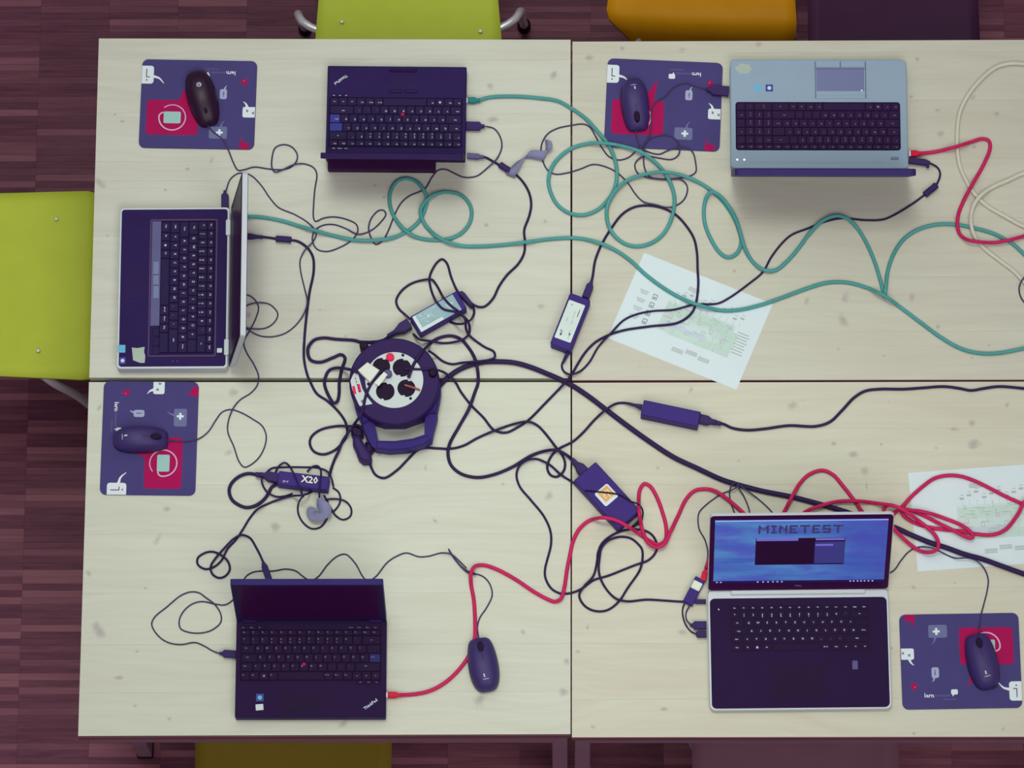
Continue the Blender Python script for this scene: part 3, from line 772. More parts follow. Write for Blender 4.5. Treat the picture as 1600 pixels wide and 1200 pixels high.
# 2: silver laptop top right
L = L2 = laptop('silver laptop with a black numeric keyboard, seen upside down', [(1415, 92), (1140, 94), (1143, 262), (1420, 265)], .032, M['silver'], None, .010)
L.top = L.h
numpad = [['Num', '/', '*', '-'], ['7', '8', '9', '+'], ['4', '5', '6', '~'], ['1', '2', '3', 'Ent'], ['0', '~', ',', '~']]
def ext2(key, x0, y0, x1, y1):
    pass
rows2 = [[('Esc', 1)]+[('F%d' % i, 1) for i in range(1, 13)]+[('Einfg', 1), ('Entf', 1), ('Ende', 1), ('PgU', 1), ('PgD', 1)],
         Rnum+[('Num', 1.05), ('/', 1.05), ('*', 1.05), ('-', 1.05)], Rq+[('7', 1.05), ('8', 1.05), ('9', 1.05), ('+', 1.05)], Ra+[('4', 1.05), ('5', 1.05), ('6', 1.05), ('', 1.05)],
         Rz+[('1', 1.05), ('2', 1.05), ('3', 1.05), ('Ent', 1.05)], [('Strg', 1), ('Fn', 1), ('Win', 1), ('Alt', 1), ('', 5), ('Alt', 1), ('Strg', 1), ('←', 1), ('↓', 1), ('→', 2), ('0', 2.1), (',', 1.05), ('', 1.05)]]
keyboard(L, (1405, 161), (1151, 233.5), rows2, [.62, 1, 1, 1, 1, .95], M['hpkey'], M['well'], M['legend_dim'], gap=.0013, corner=.006, leg_at=(-.1, .05), legsize=.0050)
x, y = at(L, 1313, 124); build('touchpad', box(x, y, L.top-.0002, L.top+.0004, .100, .052), M['silver_pad'], L.o)
for dx in (-19.5, 19.5):
    x, y = at(L, 1313+dx, 100.5); build('touchpad_button', box(x, y, L.top-.0002, L.top+.0012, .050, .0125, r=.002, ch=.0005), M['silver'], L.o)
    x, y = at(L, 1313+dx, 151.5); build('touchpad_button', box(x, y, L.top-.0002, L.top+.0012, .050, .008, r=.001, ch=.0005), M['silver'], L.o)
mb = MB()
for (px, py, w, d) in ((1274, 125, .0014, .082), (1352.5, 125, .0014, .082), (1313, 107.5, .104, .0012), (1313, 101, .0012, .014)):
    x, y = at(L, px, py); prism(mb, rrect(x, y, w, d), L.top-.0002, L.top+.0014 if w < .002 else L.top+.0006)
build('touchpad_groove', mb, M['silver_line'], L.o)
for px, m in ((1184.5, 'sticker_cyan'), (1202, 'sticker_blue')):
    x, y = at(L, px, 137.5); s = build('sticker', box(x, y, L.top, L.top+.0003, .0155, .0155, r=.001), M[m], L.o)
    build('sticker_mark', prism(MB(), circ(x, y, .0042, 14), L.top+.0002, L.top+.0004), M['logo_white'], s) if px > 1200 else None
x, y = at(L, 1162, 107.5); o = []
for k in range(18):
    a = 2*math.pi*k/18; rr = 1+.06*math.sin(k*2.3)+.05*math.cos(k*4.1); o.append((x+.0165*rr*math.cos(a), y+.0115*rr*math.sin(a)))
build('sticker_residue', prism(MB(), o, L.top, L.top+.0003), M['sticker_worn'], L.o)
mb = MB()
for (px, py) in ((1152, 249.5), (1163, 249.5), (1394.5, 247.5), (1346.5, 141.5)):
    x, y = at(L, px, py); prism(mb, circ(x, y, .0021 if py > 200 else .0013, 12), L.top, L.top+.0006)
build('status_light', mb, M['led'], L.o)
x0, y0 = at(L, 1173, 249); x1, y1 = at(L, 1384, 247); build('speaker_strip', box((x0+x1)/2, (y0+y1)/2, L.top-.0002, L.top+.0005, abs(x1-x0), .017, r=.002), M['silver'], L.o)
x, y = at(L, 1398, 247.5); build('power_button', box(x, y, L.top, L.top+.0012, .017, .0065, r=.002, ch=.0005), M['silver_pad'], L.o)
lid(L, 17.6, .236, .013, M['lid_dark'], hinge_back=-.002, z=.024, corner=.010, bezel=M['dark_deck'])
for dx in (-.13, .13): build('hinge', box(dx, L.d/2, .016, .030, .03, .012, r=.004, ch=.002), M['lid_dark'], L.o)

# 3: left laptop, user to the west
L = L3 = laptop('black laptop with silver rim turned sideways at the left edge', [(187, 324), (182, 576), (355.5, 576), (359.5, 324)], .031, M['silver_edge'], M['deck_black'], .009, rim=.0045)
kb = keyboard(L, (252, 347), (332, 551), [[(l, 1) for l, _ in Rfn], Rnum, Rq, Ra, Rz, [('Strg', 1.2), ('Fn', 1), ('Win', 1), ('Alt', 1), ('', 5.4), ('Alt Gr', 1.1), ('Menü', 1), ('Strg', 1), ('', 2.3)]], [.72, 1, 1, 1, 1, 1], M['black_key'], M['well'], M['legend'], frame=None, legsize=.0068, leg_at=(-.1, .05))
fm = MB(); a = at(L, 236, 344); b = at(L, 336, 556)
for (cx, cy, ww, dd) in (((a[0]+b[0])/2, b[1], b[0]-a[0], .003), ((a[0]+b[0])/2, a[1], b[0]-a[0], .003), (a[0], (a[1]+b[1])/2, .003, b[1]-a[1]), (b[0], (a[1]+b[1])/2, .003, b[1]-a[1])):
    prism(fm, rrect(cx, cy, ww, dd, .001, 2), L.top-.0002, L.top+.0014, .0003)
build('keyboard_frame', fm, M['keyframe'], L.o)
a = at(L, 238, 346); b = at(L, 249, 509); build('button_bar', box((a[0]+b[0])/2, (a[1]+b[1])/2, L.top, L.top+.0010, b[0]-a[0], b[1]-a[1], ch=.0003), M['button_grey'], L.o)
for (p0, p1) in ((409, 429), (430.5, 445.5), (447, 467)):
    a = at(L, 239.5, p0); b = at(L, 248.5, p1); build('touchpad_button', box((a[0]+b[0])/2, (a[1]+b[1])/2, L.top+.0008, L.top+.0024, b[0]-a[0], b[1]-a[1], r=.001, ch=.0006), M['silver_pad'], L.o)
for j in range(2):
    for i in range(3 if j else 3):
        a = at(L, 244, 519.5+14.5*i); 
        if j == 0: build('key', box(a[0], a[1], L.top+.0002, L.top+.0016, .0165, .0135, r=.0014, ch=.0007), M['black_key'], kb)
a = at(L, 197, 410); b = at(L, 234, 466); build('touchpad', box((a[0]+b[0])/2, (a[1]+b[1])/2, L.top-.0002, L.top+.0005, b[0]-a[0], b[1]-a[1], r=.002), M['black_plastic'], L.o)
for (px, py, w, d, m) in ((190, 545, .0165, .0155, 'sticker_cyan'), (191.5, 563.5, .0145, .0125, 'sticker_blue'), (343, 547.5, .0095, .0105, 'sticker_white')):
    x, y = at(L, px, py); s = build('sticker', box(x, y, L.top, L.top+.0003, w, d, r=.001), M[m], L.o)
    if m == 'sticker_blue': build('sticker_mark', prism(MB(), circ(x, y, .004, 14), L.top+.0002, L.top+.0004), M['logo_white'], s)
tg = [at(L, px, py) for px, py in ((206, 543), (214, 544), (226, 542), (225, 550), (227, 556), (226, 567), (219, 567), (208, 563), (207, 553))]
build('torn_label', prism(MB(), tg, L.top, L.top+.0003), M['sticker_worn'], L.o)
x, y = at(L, 280, 494); 
x, y = at(L, 279.5, 438); build('pointing_stick', prism(MB(), circ(x, y, .0034, 14), L.top, L.top+.0038, .001), M['wheel'], L.o)
for py in (270, 277):
    x, y = at(L, py, 564.5); build('status_light', prism(MB(), circ(x, y, .0012, 10), L.top, L.top+.0004), M['button_grey'], L.o)
o, s = lid(L, 9.3, .240, .011, M['silver_edge'], hinge_back=-.003, z=.030, corner=.008, bezel=M['dark_deck'], mback=M['brick'])
for dx in (-.13, .13): build('hinge', box(dx, L.d/2-.003, .018, .034, .035, .010, r=.003, ch=.001), M['silver_edge'], L.o)

# 4: black laptop bottom left
L = L4 = laptop('open black laptop with a dark screen, red network cable plugged in at its side', [(367, 1121), (602, 1120.5), (604.5, 966), (369.5, 966)], .028, M['black_plastic'], M['dark_deck'], .003, rim=.0018)
def ext4(key, x0, y0, x1, y1):
    for i in range(3): key(x1-.0075-.0165*i, y0-.0046, .0152, .0078, M['darkkey'], ('→', '↓', '←')[i])
    for i, l in enumerate(('Entf', 'Einfg', 'Pause', 'Druck')): key(x1-.0075-.0165*i, y1+.0045, .0152, .0066, M['darkkey'], l)
    for i, l in enumerate(('Esc', 'Mute', 'Vol')): key(x0+.0075+.0165*i, y1+.0045, .0152, .0066, M['darkkey'], l)
keyboard(L, (376, 1063), (595, 984.5), [[(l, 1) for l, _ in Rfn], Rnum, Rq, Ra, Rz, space(0)], [.66, 1.05, 1.05, 1.05, 1.05, 1], M['darkkey'], M['well'], M['legend_dim'], legsize=.0054, blue={(3, 13): M['blue_key_dark']}, extra=ext4, leg_at=(-.25, .12))
x, y = at(L, 475, 1038); build('pointing_stick', prism(MB(), circ(x, y, .0038, 14), L.top, L.top+.0035, .001), M['trackpoint'], L.o)
for px in (389, 587):
    x, y = at(L, px, 967.5, .030); build('hinge', box(x, L.d/2-.0045, .024, .0345, .028, .011, r=.003, ch=.001), M['black_plastic'], L.o)
    build('hinge_mark', box(x, L.d/2-.004, .0345, .0348, .0155, .0022), M['logo_white'], L.o)
x, y = at(L, 406, 1090); s = build('sticker', box(x, y, L.top, L.top+.0003, .0155, .0155, r=.001), M['sticker_blue'], L.o); build('sticker_mark', prism(MB(), circ(x, y, .0045, 14), L.top+.0002, L.top+.0004), M['sticker_cyan'], s)
x, y = at(L, 405.5, 1105); build('sticker', box(x, y, L.top, L.top+.0003, .0155, .0125, r=.001, rot=.08), M['sticker_white'], L.o)
x, y = at(L, 579, 1100.5); mb = MB(); text(mb, 'ThinkPad', x, y, L.top+.0003, .0086, rot=math.radians(37)); build('logo', mb, M['logo_white'], L.o)
x, y = at(L, 471, 1098); build('touchpad', box(x, y, L.top-.0002, L.top+.0003, .078, .034, r=.001), M['darkkey'], L.o)
lid(L, 8.5, .198, .013, M['lid_dark'], hinge_back=.006, z=.028, corner=.003, bezel=M['black_plastic'], side=.014, top=.010, bot=.022)

# 5: laptop with the lit screen
def wallpaper():
    m = bpy.data.materials.new('wallpaper'); m.use_nodes = True; t = NT(m); b = t.bsdf
    tc = t.node('ShaderNodeTexCoord').outputs['Object']; s = t.node('ShaderNodeSeparateXYZ'); t.link(tc, s.inputs[0])
    n = t.noise(t.vmath('MULTIPLY', tc, (4., 22., 1.)), 1.0, 3)
    n2 = t.noise(t.vmath('MULTIPLY', tc, (9., 16., 1.)), 1.2, 2)
    c = t.mix(t.maprange(n, .35, .65), lin((58, 84, 172)), lin((84, 138, 196)))
    c = t.mix(t.maprange(n2, .5, .62, 0, .6), c, lin((74, 70, 178)))
    c = t.mix(t.maprange(s.outputs[0], -.05, .17, 0, .7), c, lin((58, 68, 166)))
    b.inputs['Base Color'].default_value = (.01, .01, .02, 1); b.inputs['Roughness'].default_value = .35
    t.link(c, b.inputs['Emission Color']); b.inputs['Emission Strength'].default_value = .92
    return m
L = L5 = laptop('dark laptop with silver rim and a lit blue game menu on its screen', [(1110, 1110.5), (1393, 1107.5), (1389, 919), (1104.5, 922)], .017, M['silver_edge'], None, .012)
x0, y0 = at(L, 1107, 1108); x1, y1 = at(L, 1388, 931)
yb = L.d/2-.018; yf = -L.d/2+.0038
build('palm_rest', box(0, (yb+yf)/2, L.h-.001, L.h+.0004, L.w-.0085, yb-yf, r=.010, ch=.0003, seg=6), M['dark_deck'], L.o); L.top = L.h+.0004
kb = keyboard(L, (1142, 1018.5), (1357, 944), [[(l, 1) for l, _ in Rfn], Rnum, Rq, Ra, Rz, [('Strg', 1.3), ('Fn', 1), ('Win', 1), ('Alt', 1), ('', 5.2), ('Alt Gr', 1.1), ('Strg', 1.1), ('←', 1), ('↓', 1), ('→', 1)]], [.66, 1, 1, 1, 1, 1], M['darkkey'], M['dark_deck'], M['legend'], gap=.0024, kh=.0010, legsize=.0056, leg_at=(0, 0))
x, y = at(L, 1123, 952); build('power_button', prism(MB(), circ(x, y, .0035, 16), L.top, L.top+.0006, .0002), M['darkkey'], L.o)
mb = MB(); text(mb, 'a', x, y, L.top+.0008, .007); build('power_mark', mb, M['logo_white'], L.o)
x, y = at(L, 1336, 1039); s = build('sticker', box(x, y, L.top, L.top+.0003, .011, .018, r=.001), M['plug_grey'], L.o)
x, y = at(L, 1247, 1065); build('touchpad', box(x, y, L.top-.0002, L.top+.0003, .105, .068, r=.003), M['darkkey'], L.o)
hb = build('hinge_bar', box(0, L.d/2-.0055, .009, L.h+.005, L.w*.745, .013, r=.003, ch=.002), M['silver_edge'], L.o)
wp = wallpaper()
o, s = lid(L, 24.5, .245, .006, M['silver_edge'], hinge_back=.003, z=.0225, corner=.009, bezel=M['screen_off'], side=.011, top=.014, bot=.026, screen_mat=wp)
SW, SH = L.sw, L.sh; yb0 = L.sb
def SY(v): return yb0+SH*v
build('screen_glow_line', box(0, SY(.985), .0011, .0014, SW, .0022), M['icon'], s)
mw = build('menu_window', box(-.0005, SY(.50), .0011, .0014, .180, .086), M['menu_dark'], s)
a = build('menu_panel', box(.0590, SY(.48), .0013, .0016, .060, .070), M['menu_panel'], s)
build('menu_tab', box(-.047, SY(.69), .0013, .0016, .084, .0085), M['menu_light'], s)
build('menu_tab', box(.059, SY(.69), .0013, .0017, .058, .0065), M['menu_light'], s)
build('menu_tab', box(.048, SY(.60), .0013, .0018, .036, .006), M['menu_light'], s)
FONT = {'M': ['10001', '11011', '10101', '10001', '10001'], 'I': ['111', '010', '010', '010', '111'], 'N': ['1001', '1101', '1011', '1001', '1001'], 'E': ['1111', '1000', '1110', '1000', '1111'],
        'T': ['11111', '00100', '00100', '00100', '00100'], 'S': ['1111', '1000', '1111', '0001', '1111']}
W_ = sum(len(FONT[c][0])+1 for c in 'MINETEST')-1; cw = .170/W_; x = -.086; chh = .0052; mb = MB(); mb2 = MB()
for c in 'MINETEST':
    for j, row in enumerate(FONT[c]):
        for i, b in enumerate(row):
            if b == '1':
                cx = x+(i+.5)*cw; cy = SY(.90)-j*chh
                prism(mb, rrect(cx, cy, cw*1.02, chh*1.02), .0011, .0014)
                prism(mb2, rrect(cx, cy+.0006, cw*.55, chh*.5), .0013, .0015)
    x += (len(FONT[c][0])+1)*cw
build('title_lettering', mb, M['title_dark'], s); build('title_highlight', mb2, M['title_light'], s)
build('taskbar', box(0, SY(.018), .0011, .0014, SW, .0075), M['taskbar'], s)
mb = MB(); rn = random.Random(3)
for px in (-.166, -.158, -.083, -.072, -.062, -.052, -.043, -.034, .105, .112, .12, .127, .134, .142, .15): prism(mb, rrect(px, SY(.018), .0032, .0034), .0013, .0016)
build('taskbar_icons', mb, M['icon'], s)
mb = MB(); text(mb, 'DELL', 0, .0155, .0012, .006); build('brand_lettering', mb, M['legend_dim'], o)
for dx in (-1, 1): pass

# ------------------------------------------------------------------ mice
def mouse_body(t, Ln, Wd, Ht, m, mw, style=0):
    nu, nv = 26, 15; v = []
    for i in range(nu):
        u = i/(nu-1); th = u*math.pi; y = Ln/2*math.cos(th)             # +y is the button end
        s = max(0, math.sin(th))
        k = (y/(Ln/2)+1)/2
        e = .38 if style == 0 else .5
        wf = s**(e if y > 0 else .60)*Wd/2*(1-.10*k+ .05*math.sin(k*math.pi)*(1 if style else .5))
        h = Ht*s**.55*(.62+.42*math.sin(min(1, (1-k)*1.05+.1)*math.pi*.62))
        for j in range(nv):
            a = math.pi*j/(nv-1); ca, sa = math.cos(a), math.sin(a)
            v.append((wf*math.copysign(abs(ca)**.75, ca), y, .0015+h*abs(sa)**.72))
    f = [(i*nv+j, i*nv+j+1, (i+1)*nv+j+1, (i+1)*nv+j) for i in range(nu-1) for j in range(nv-1)]
    for i in range(nu-1): f.append((i*nv, (i+1)*nv, (i+1)*nv+nv-1, i*nv+nv-1))
    mb = MB(); mb.add(v, f); mb.smooth = True
    def top(x, y):
        th = math.acos(max(-1, min(1, y/(Ln/2)))); s = math.sin(th); k = (y/(Ln/2)+1)/2
        return .0015+Ht*s**.55*(.62+.42*math.sin(min(1, (1-k)*1.05+.1)*math.pi*.62))
    return build('shell', mb, m, t), top
def mouse(label, back, front, wpx, kind, cordpx, cord_r, usb, group='wired mice', logo=None, rest=.0):
    zc = T+rest+.018; b = P(*back, zc); f = P(*front, zc); c = (b+f)/2
    ang = math.atan2(f[1]-b[1], f[0]-b[0])-HALF; Ln = float(np.linalg.norm(f-b)); Wd = wpx/755; Ht = .036
    t = thing('computer_mouse', label, 'mouse', (c[0], c[1], T+rest), ang, group)
    body, top = mouse_body(t, Ln, Wd, Ht, M[('mouse_black', 'mouse_gloss')[kind]], Wd, kind)
    build('sole', box(0, 0, .0002, .004, Wd*.80, Ln*.86, r=Wd*.3, seg=6), M['mouse_dark'], t)
    wy = Ln*.29 if kind == 0 else Ln*.27
    o = circ(0, wy, .0064 if kind == 0 else .004, 20, ry=.0115)
    if kind == 0: build('wheel_well', prism(MB(), o, top(0, wy)-.008, top(0, wy-.0115)+.0005, .0005), M['wheel'], t)
    w = MB(); n = 20
    ring = [(.0028, .0065), (.0033, .0072), (.0033, .0072)]
    v = []; 
    for i in range(n):
        a = 2*math.pi*i/n
        for x, rr in ((-.0028, .0064), (-.0018, .0072), (.0018, .0072), (.0028, .0064)): v.append((x, wy+rr*math.cos(a), top(0, wy)-.0048+rr*math.sin(a)))
    fc = [(i*4+k, i*4+k+1, ((i+1) % n)*4+k+1, ((i+1) % n)*4+k) for i in range(n) for k in range(3)]+[tuple(i*4 for i in range(n)), tuple(i*4+3 for i in reversed(range(n)))]
    w.add(v, fc); build('scroll_wheel', w, M['mouse_dark' if kind == 0 else 'wheel'], t)
    # seam between the buttons
    sm = MB(); ys = np.linspace(wy-.013, Ln*.05, 8)
    tube(sm, [(0, yy, top(0, yy)+.0000) for yy in ys], .0004, 5); build('button_seam', sm, M['wheel'], t)
    ly = -Ln*(.27 if kind == 0 else .17)
    lg = MB(); zt = top(0, ly)
    def onshell(mbx, x0, y0):
        mbx.v = [(x, y, top(x, y)*1.0-abs(x)**2*18+.0004+(z if False else 0)) for x, y, z in mbx.v]; return mbx
    if kind == 1:
        tail(lg, [(.0045*math.cos(a), ly+.0045*math.sin(a)) for a in np.linspace(0, 2*math.pi*.999, 24)], .0014, .0014, 0, .0001)
        text(lg, 'hp', 0, ly, 0, .0055)
    else:
        rr = .0042
        prism(lg, [(-.0035, ly-.001), (-.0035, ly+.006), (-.0008, ly+.006), (-.0008, ly+.0015), (.0008, ly-.001)], 0, .0001)
        text(lg, 'Logitech', 0, ly-.0045, 0, .0034)
    build('logo', onshell(lg, 0, 0), M['logo_white'], t)
    cd = cable('cord', cordpx, cord_r, M['cable_thin'], t, n=6, z0=rest+.009, z1=.011)
    if usb: plug('usb_plug', usb[0], usb[1], usb[2], usb[3] if len(usb) > 3 else .012, .0085, M['plug_black'], cd)
    return t
M1 = [(322,193),(332,205),(347,217),(357,235),(365,255),(372,266),(382,265),(397,261),(420,264),(440,265),(455,261),(464,250),(464,240),(455,229),(442,226),(430,231),(425,247),(425,262),(430,269),(442,265),(460,257),(475,256),(490,262),(495,272),(492,295),(490,320),(490,341),(493,346),(505,341),(522,339),(542,343),(557,351),(559,361),(550,375),(530,387),(510,393),(495,389),(488,375),(492,360),(505,352),(522,351),(540,357),(560,366),(580,360),(595,347),(603,335),(600,329),(592,329),(581,340),(576,355),(580,372),(587,382),(597,377),(607,360),(616,337),(627,317),(640,306),(657,299),(665,294),(675,277),(685,266),(697,265),(710,271),(725,277),(745,275),(762,262),(777,247),(784,230),(782,215),(772,201),(755,197)]
M2 = [(993,200),(995,215),(1001,230),(1012,237),(1030,241),(1042,236),(1055,231),(1072,230),(1082,237),(1087,255),(1087,269),(1075,276),(1055,279),(1030,279),(1015,276),(1007,262),(1006,242),(1010,222),(1022,214),(1040,211),(1055,217),(1062,230),(1060,242),(1050,249),(1030,247),(1012,244),(1000,247),(992,257),(996,270),(1010,277),(1035,280.5),(1065,281),(1074,292),(1070,310),(1057,321),(1042,324),(1025,320),(1005,315),(992,302),(982,287),(967,272),(950,262),(927,257),(907,264),(887,270),(867,272),(855,265),(847,247),(846,227),(855,210),(870,201),(892,196),(912,194),(922,199),(930,212),(940,230),(952,245),(967,250),(982,246),(995,235),(1007,225),(1015,212),(1018,192),(1018,175),(1023,162),(1040,150),(1052,137),(1070,130),(1090,136),(1112,142)]
M3 = [(260,688),(290,690),(310,686),(325,675),(337,657),(347,644),(360,640),(375,644),(395,655),(410,666),(416,682),(412,702),(400,720),(382,730),(374,722),(365,697),(356,675),(357,657),(365,637),(375,625),(392,614),(402,602),(404,588),(397,570),(385,550),(381,535),(390,517),(400,497),(404,480),(397,467),(386,461),(379,466),(376,478),(377,497),(382,510),(397,514),(417,512),(430,502),(434,490),(422,476),(405,473),(387,477),(379,485),(375,497),(380,508),(390,517),(407,525),(427,526),(447,520),(465,505),(477,485),(480,470),(475,447),(470,425),(469,407),(477,390),(487,380),(494,367),(492,359),(480,347),(460,335),(435,324),(420,307),(410,292),(395,276),(385,271),(372,271),(360,280),(354,295),(352,302)]
M4 = [(748,998),(746,980),(750,965),(760,950),(769,930),(765,912),(755,901),(742,896),(727,890),(712,875),(701,858),(704,864),(714,878),(727,892),(736,897),(744,898)]
M4b = [(729,888),(716,875),(705,866),(690,864),(670,869),(655,870),(635,864),(620,869),(605,879),(587,901),(575,908),(567,901),(555,880),(540,866),(527,869),(512,882),(497,901),(485,907),(474,901),(462,892),(447,889),(427,892),(410,892),(395,894),(384,901),(376,918),(365,936),(352,945),(337,944),(315,940),(300,944),(287,955),(280,970),(282,982),(295,988),(315,989),(332,984),(345,972),(345,960),(337,946),(322,934),(310,926),(297,925),(282,931),(260,949),(242,964),(237,975),(242,987),(255,1000),(270,1006),(285,1007),(305,1004),(320,1010),(332,1017),(346,1022)]
M5 = [(1530,988),(1532,965),(1537,945),(1542,925),(1544,905),(1537,887),(1525,876),(1512,872),(1492,872),(1477,866),(1465,860),(1450,855),(1435,855),(1420,862),(1407,877),(1397,891),(1385,896),(1340,880),(1280,862),(1230,835),(1206,800),(1185,780),(1165,765),(1153,757),(1156,765),(1162,775),(1171,800),(1168,822),(1155,822),(1147,800),(1142,785),(1140,770),(1144,757),(1153,754),(1150,762),(1127,772),(1102,790),(1092,802),(1092,825),(1102,845),(1106,866),(1101,892),(1094,916),(1086,934),(1078,946),(1072,958),(1073,969),(1080,976.5)]

# ------------------------------------------------------------------ cable reel
tr = P(616, 600, T); reel = thing('cable_reel', 'black cable reel with a pale socket plate and carrying handle', 'cable reel', (tr[0], tr[1], T))
HZ, DZ, FZ = .045, .066, .0672
def wprism(name, px, z0, z1, m, parent=reel, ch=.001, sm=False):
    mb = prism(MB(), pxs(px, T+z1), T+z0, T+z1, ch); return build(name, mb, M[m], parent, world=True)
def pcirc(cx, cy, r, n=28): return [(cx+r*math.cos(2*math.pi*k/n), cy+r*.963*math.sin(2*math.pi*k/n)) for k in range(n)]
body = [(549, 574), (546, 592), (549, 613), (556, 640), (563, 655), (566, 663)]+[(578, 655), (600, 662), (632, 662), (660, 652), (683, 640), (687, 622), (689, 608), (686, 585)]+[(616+69*math.cos(a), 596-66*math.sin(a)) for a in np.linspace(.25, 2.85, 22)]
wprism('housing', body, .001, HZ, 'reel_body', ch=.003)
hd = [(563, 652), (568, 668), (577, 690), (581, 697), (587, 701), (608, 704), (637, 702), (662, 695), (675, 687), (678, 672), (684, 648), (664, 645), (663, 679), (645, 685), (617, 689), (591, 688.5), (586, 664), (582, 650)]
wprism('handle', hd, .004, HZ-.006, 'reel_body', ch=0)
wprism('handle_grip', [(588, 690), (617, 691), (645, 687), (666, 681), (674, 686), (662, 694), (637, 701), (608, 703), (588, 700)], HZ-.007, HZ-.003, 'reel_body', ch=.0015)
wprism('drum', pcirc(616, 596, 70.5, 56), HZ-.002, DZ, 'reel_drum', ch=.003)
stamp_poly(OB, pxs(pcirc(616, 594, 70, 40), T+DZ), T+DZ); stamp_poly(OB, pxs(hd[:11]+[(664, 645)], T+HZ), T+HZ-.004)
fp = wprism('socket_plate', pcirc(616, 593.7, 45.4, 48), DZ-.001, FZ, 'reel_face', ch=.0004)
lab = wprism('label_panel', [(553, 582.5), (559, 582), (562, 593), (566, 607), (572.5, 619), (582, 631), (562, 634.5), (556, 622), (550, 607), (547.5, 595)], DZ-.001, FZ-.0002, 'reel_face', ch=.0002)
for (px, py, w, h) in ((553.5, 609.5, 4.2, 13), (561.5, 606.5, 4.2, 13)):
    c, s = math.cos(-.22), math.sin(-.22)
    q = [(px+(a*c-b*s), py+(a*s+b*c)) for a, b in ((-w/2, -h/2), (w/2, -h/2), (w/2, h/2), (-w/2, h/2))]
    wprism('red_mark', q, FZ-.0004, FZ+.0001, 'red_button', lab, ch=0)
wprism('seal_mark', pcirc(566.5, 627, 2.6, 12), FZ-.0004, FZ+.0001, 'print_dark', lab, ch=0)
for k in range(5):
    wprism('printed_line', [(554+k*1.4, 590+k*5), (555.6+k*1.4, 589.6+k*5), (557+k*1.4, 593+k*5), (555.4+k*1.4, 593.4+k*5)], FZ-.0004, FZ+.0001, 'print_dark', lab, ch=0)
for (cx, cy, r) in ((596, 572.5, 13.8), (628, 574.5, 14.6), (602, 611.5, 14.6), (635, 606.5, 14.2)):
    s = wprism('socket', pcirc(cx, cy, r, 26), DZ, FZ+.0004, 'socket', ch=.0002)
    for (a, b) in ((-.42, -.25), (.42, .25)): wprism('pin_hole', pcirc(cx+a*r, cy+b*r, 1.6, 10), FZ, FZ+.0007, 'well', s, ch=0)
    for (a, b) in ((-.30, .86), (.30, -.86)): wprism('earth_clip', [(cx+a*r-2, cy+b*r-1.4), (cx+a*r+2, cy+b*r-.8), (cx+a*r+2, cy+b*r+1.2), (cx+a*r-2, cy+b*r+.8)], FZ, FZ+.0009, 'reel_face', s, ch=0)
wprism('reset_button', pcirc(609.5, 557.5, 6.3, 20), DZ, FZ+.006, 'red_button', ch=.0012)
for (cx, cy) in ((629.5, 555), (575.5, 600), (641.5, 622.5)): wprism('screw', pcirc(cx, cy, 2.4, 12), DZ, FZ+.0003, 'socket', ch=0)
wprism('crank_knob', pcirc(676, 582, 6.5, 20), DZ-.001, DZ+.009, 'socket', ch=.002)
wprism('cable_guide', pcirc(568.5, 539, 7, 20), .02, DZ-.008, 'socket', ch=.002)
mb = MB(); q = catmull([(632, 601.5), (644, 605), (656, 609.5)], 2); tube(mb, PV(q, np.full(len(q), T+FZ+.003)), .0022, 8); build('loose_tag', mb, M['rust'], reel, world=True)
o = []
for k in range(3): pass

# ------------------------------------------------------------------ power bricks
def brick(label, q, h, m='brick', corner=.003, ch=.002, cat='charger'):
    """q: four photograph corners of the top face"""
    c, a, w, d = fit(q, T+h)
    t = thing('power_adapter', label, cat, (c[0], c[1], T), a, 'laptop power adapters')
    build('housing', box(0, 0, .0003, h, w, d, r=corner, ch=ch, seg=4), M[m], t)
    stamp_poly(OB, pxs(q, T+h), T+h); t['_w'] = w; t['_d'] = d
    return t
def onbrick(t, name, z, x0, y0, x1, y1, m, r=.001, parent=None, dz=.0003):
    return build(name, box((x0+x1)/2, (y0+y1)/2, z-.0002, z+dz, abs(x1-x0), abs(y1-y0), r=r), M[m], parent or t)
# B1 with the silver label
b1 = brick('charger with a pale silver rating label by the reel, cord looped over it', [(656, 523), (729.5, 481), (713.5, 454.5), (640.5, 494.5)], .030)
w, d = b1['_w'], b1['_d']
lb = onbrick(b1, 'rating_label', .030, -w*.46, -d*.44, w*.40, d*.44, 'brick_label')
onbrick(b1, 'label_strip', .0301, -w*.46, -d*.43, w*.02, -d*.27, 'paper_label', parent=lb); onbrick(b1, 'label_strip', .0303, -w*.46, -d*.43, -w*.40, d*.42, 'paper_label', parent=lb)
rn = random.Random(11); mb = MB()
for k in range(16): prism(mb, rrect(rn.uniform(-w*.34, -w*.02), rn.uniform(-d*.18, d*.34), rn.uniform(.002, .007), .0012), .0302, .0305)
build('label_print', mb, M['print_green'], lb)
mb = MB(); text(mb, 'hp', w*.30, d*.1, .0306, .008); prism(mb, rrect(w*.22, -d*.02, .0015, .016, 0, 1, .4), .0302, .0306); build('label_print', mb, M['paper_label'], lb)
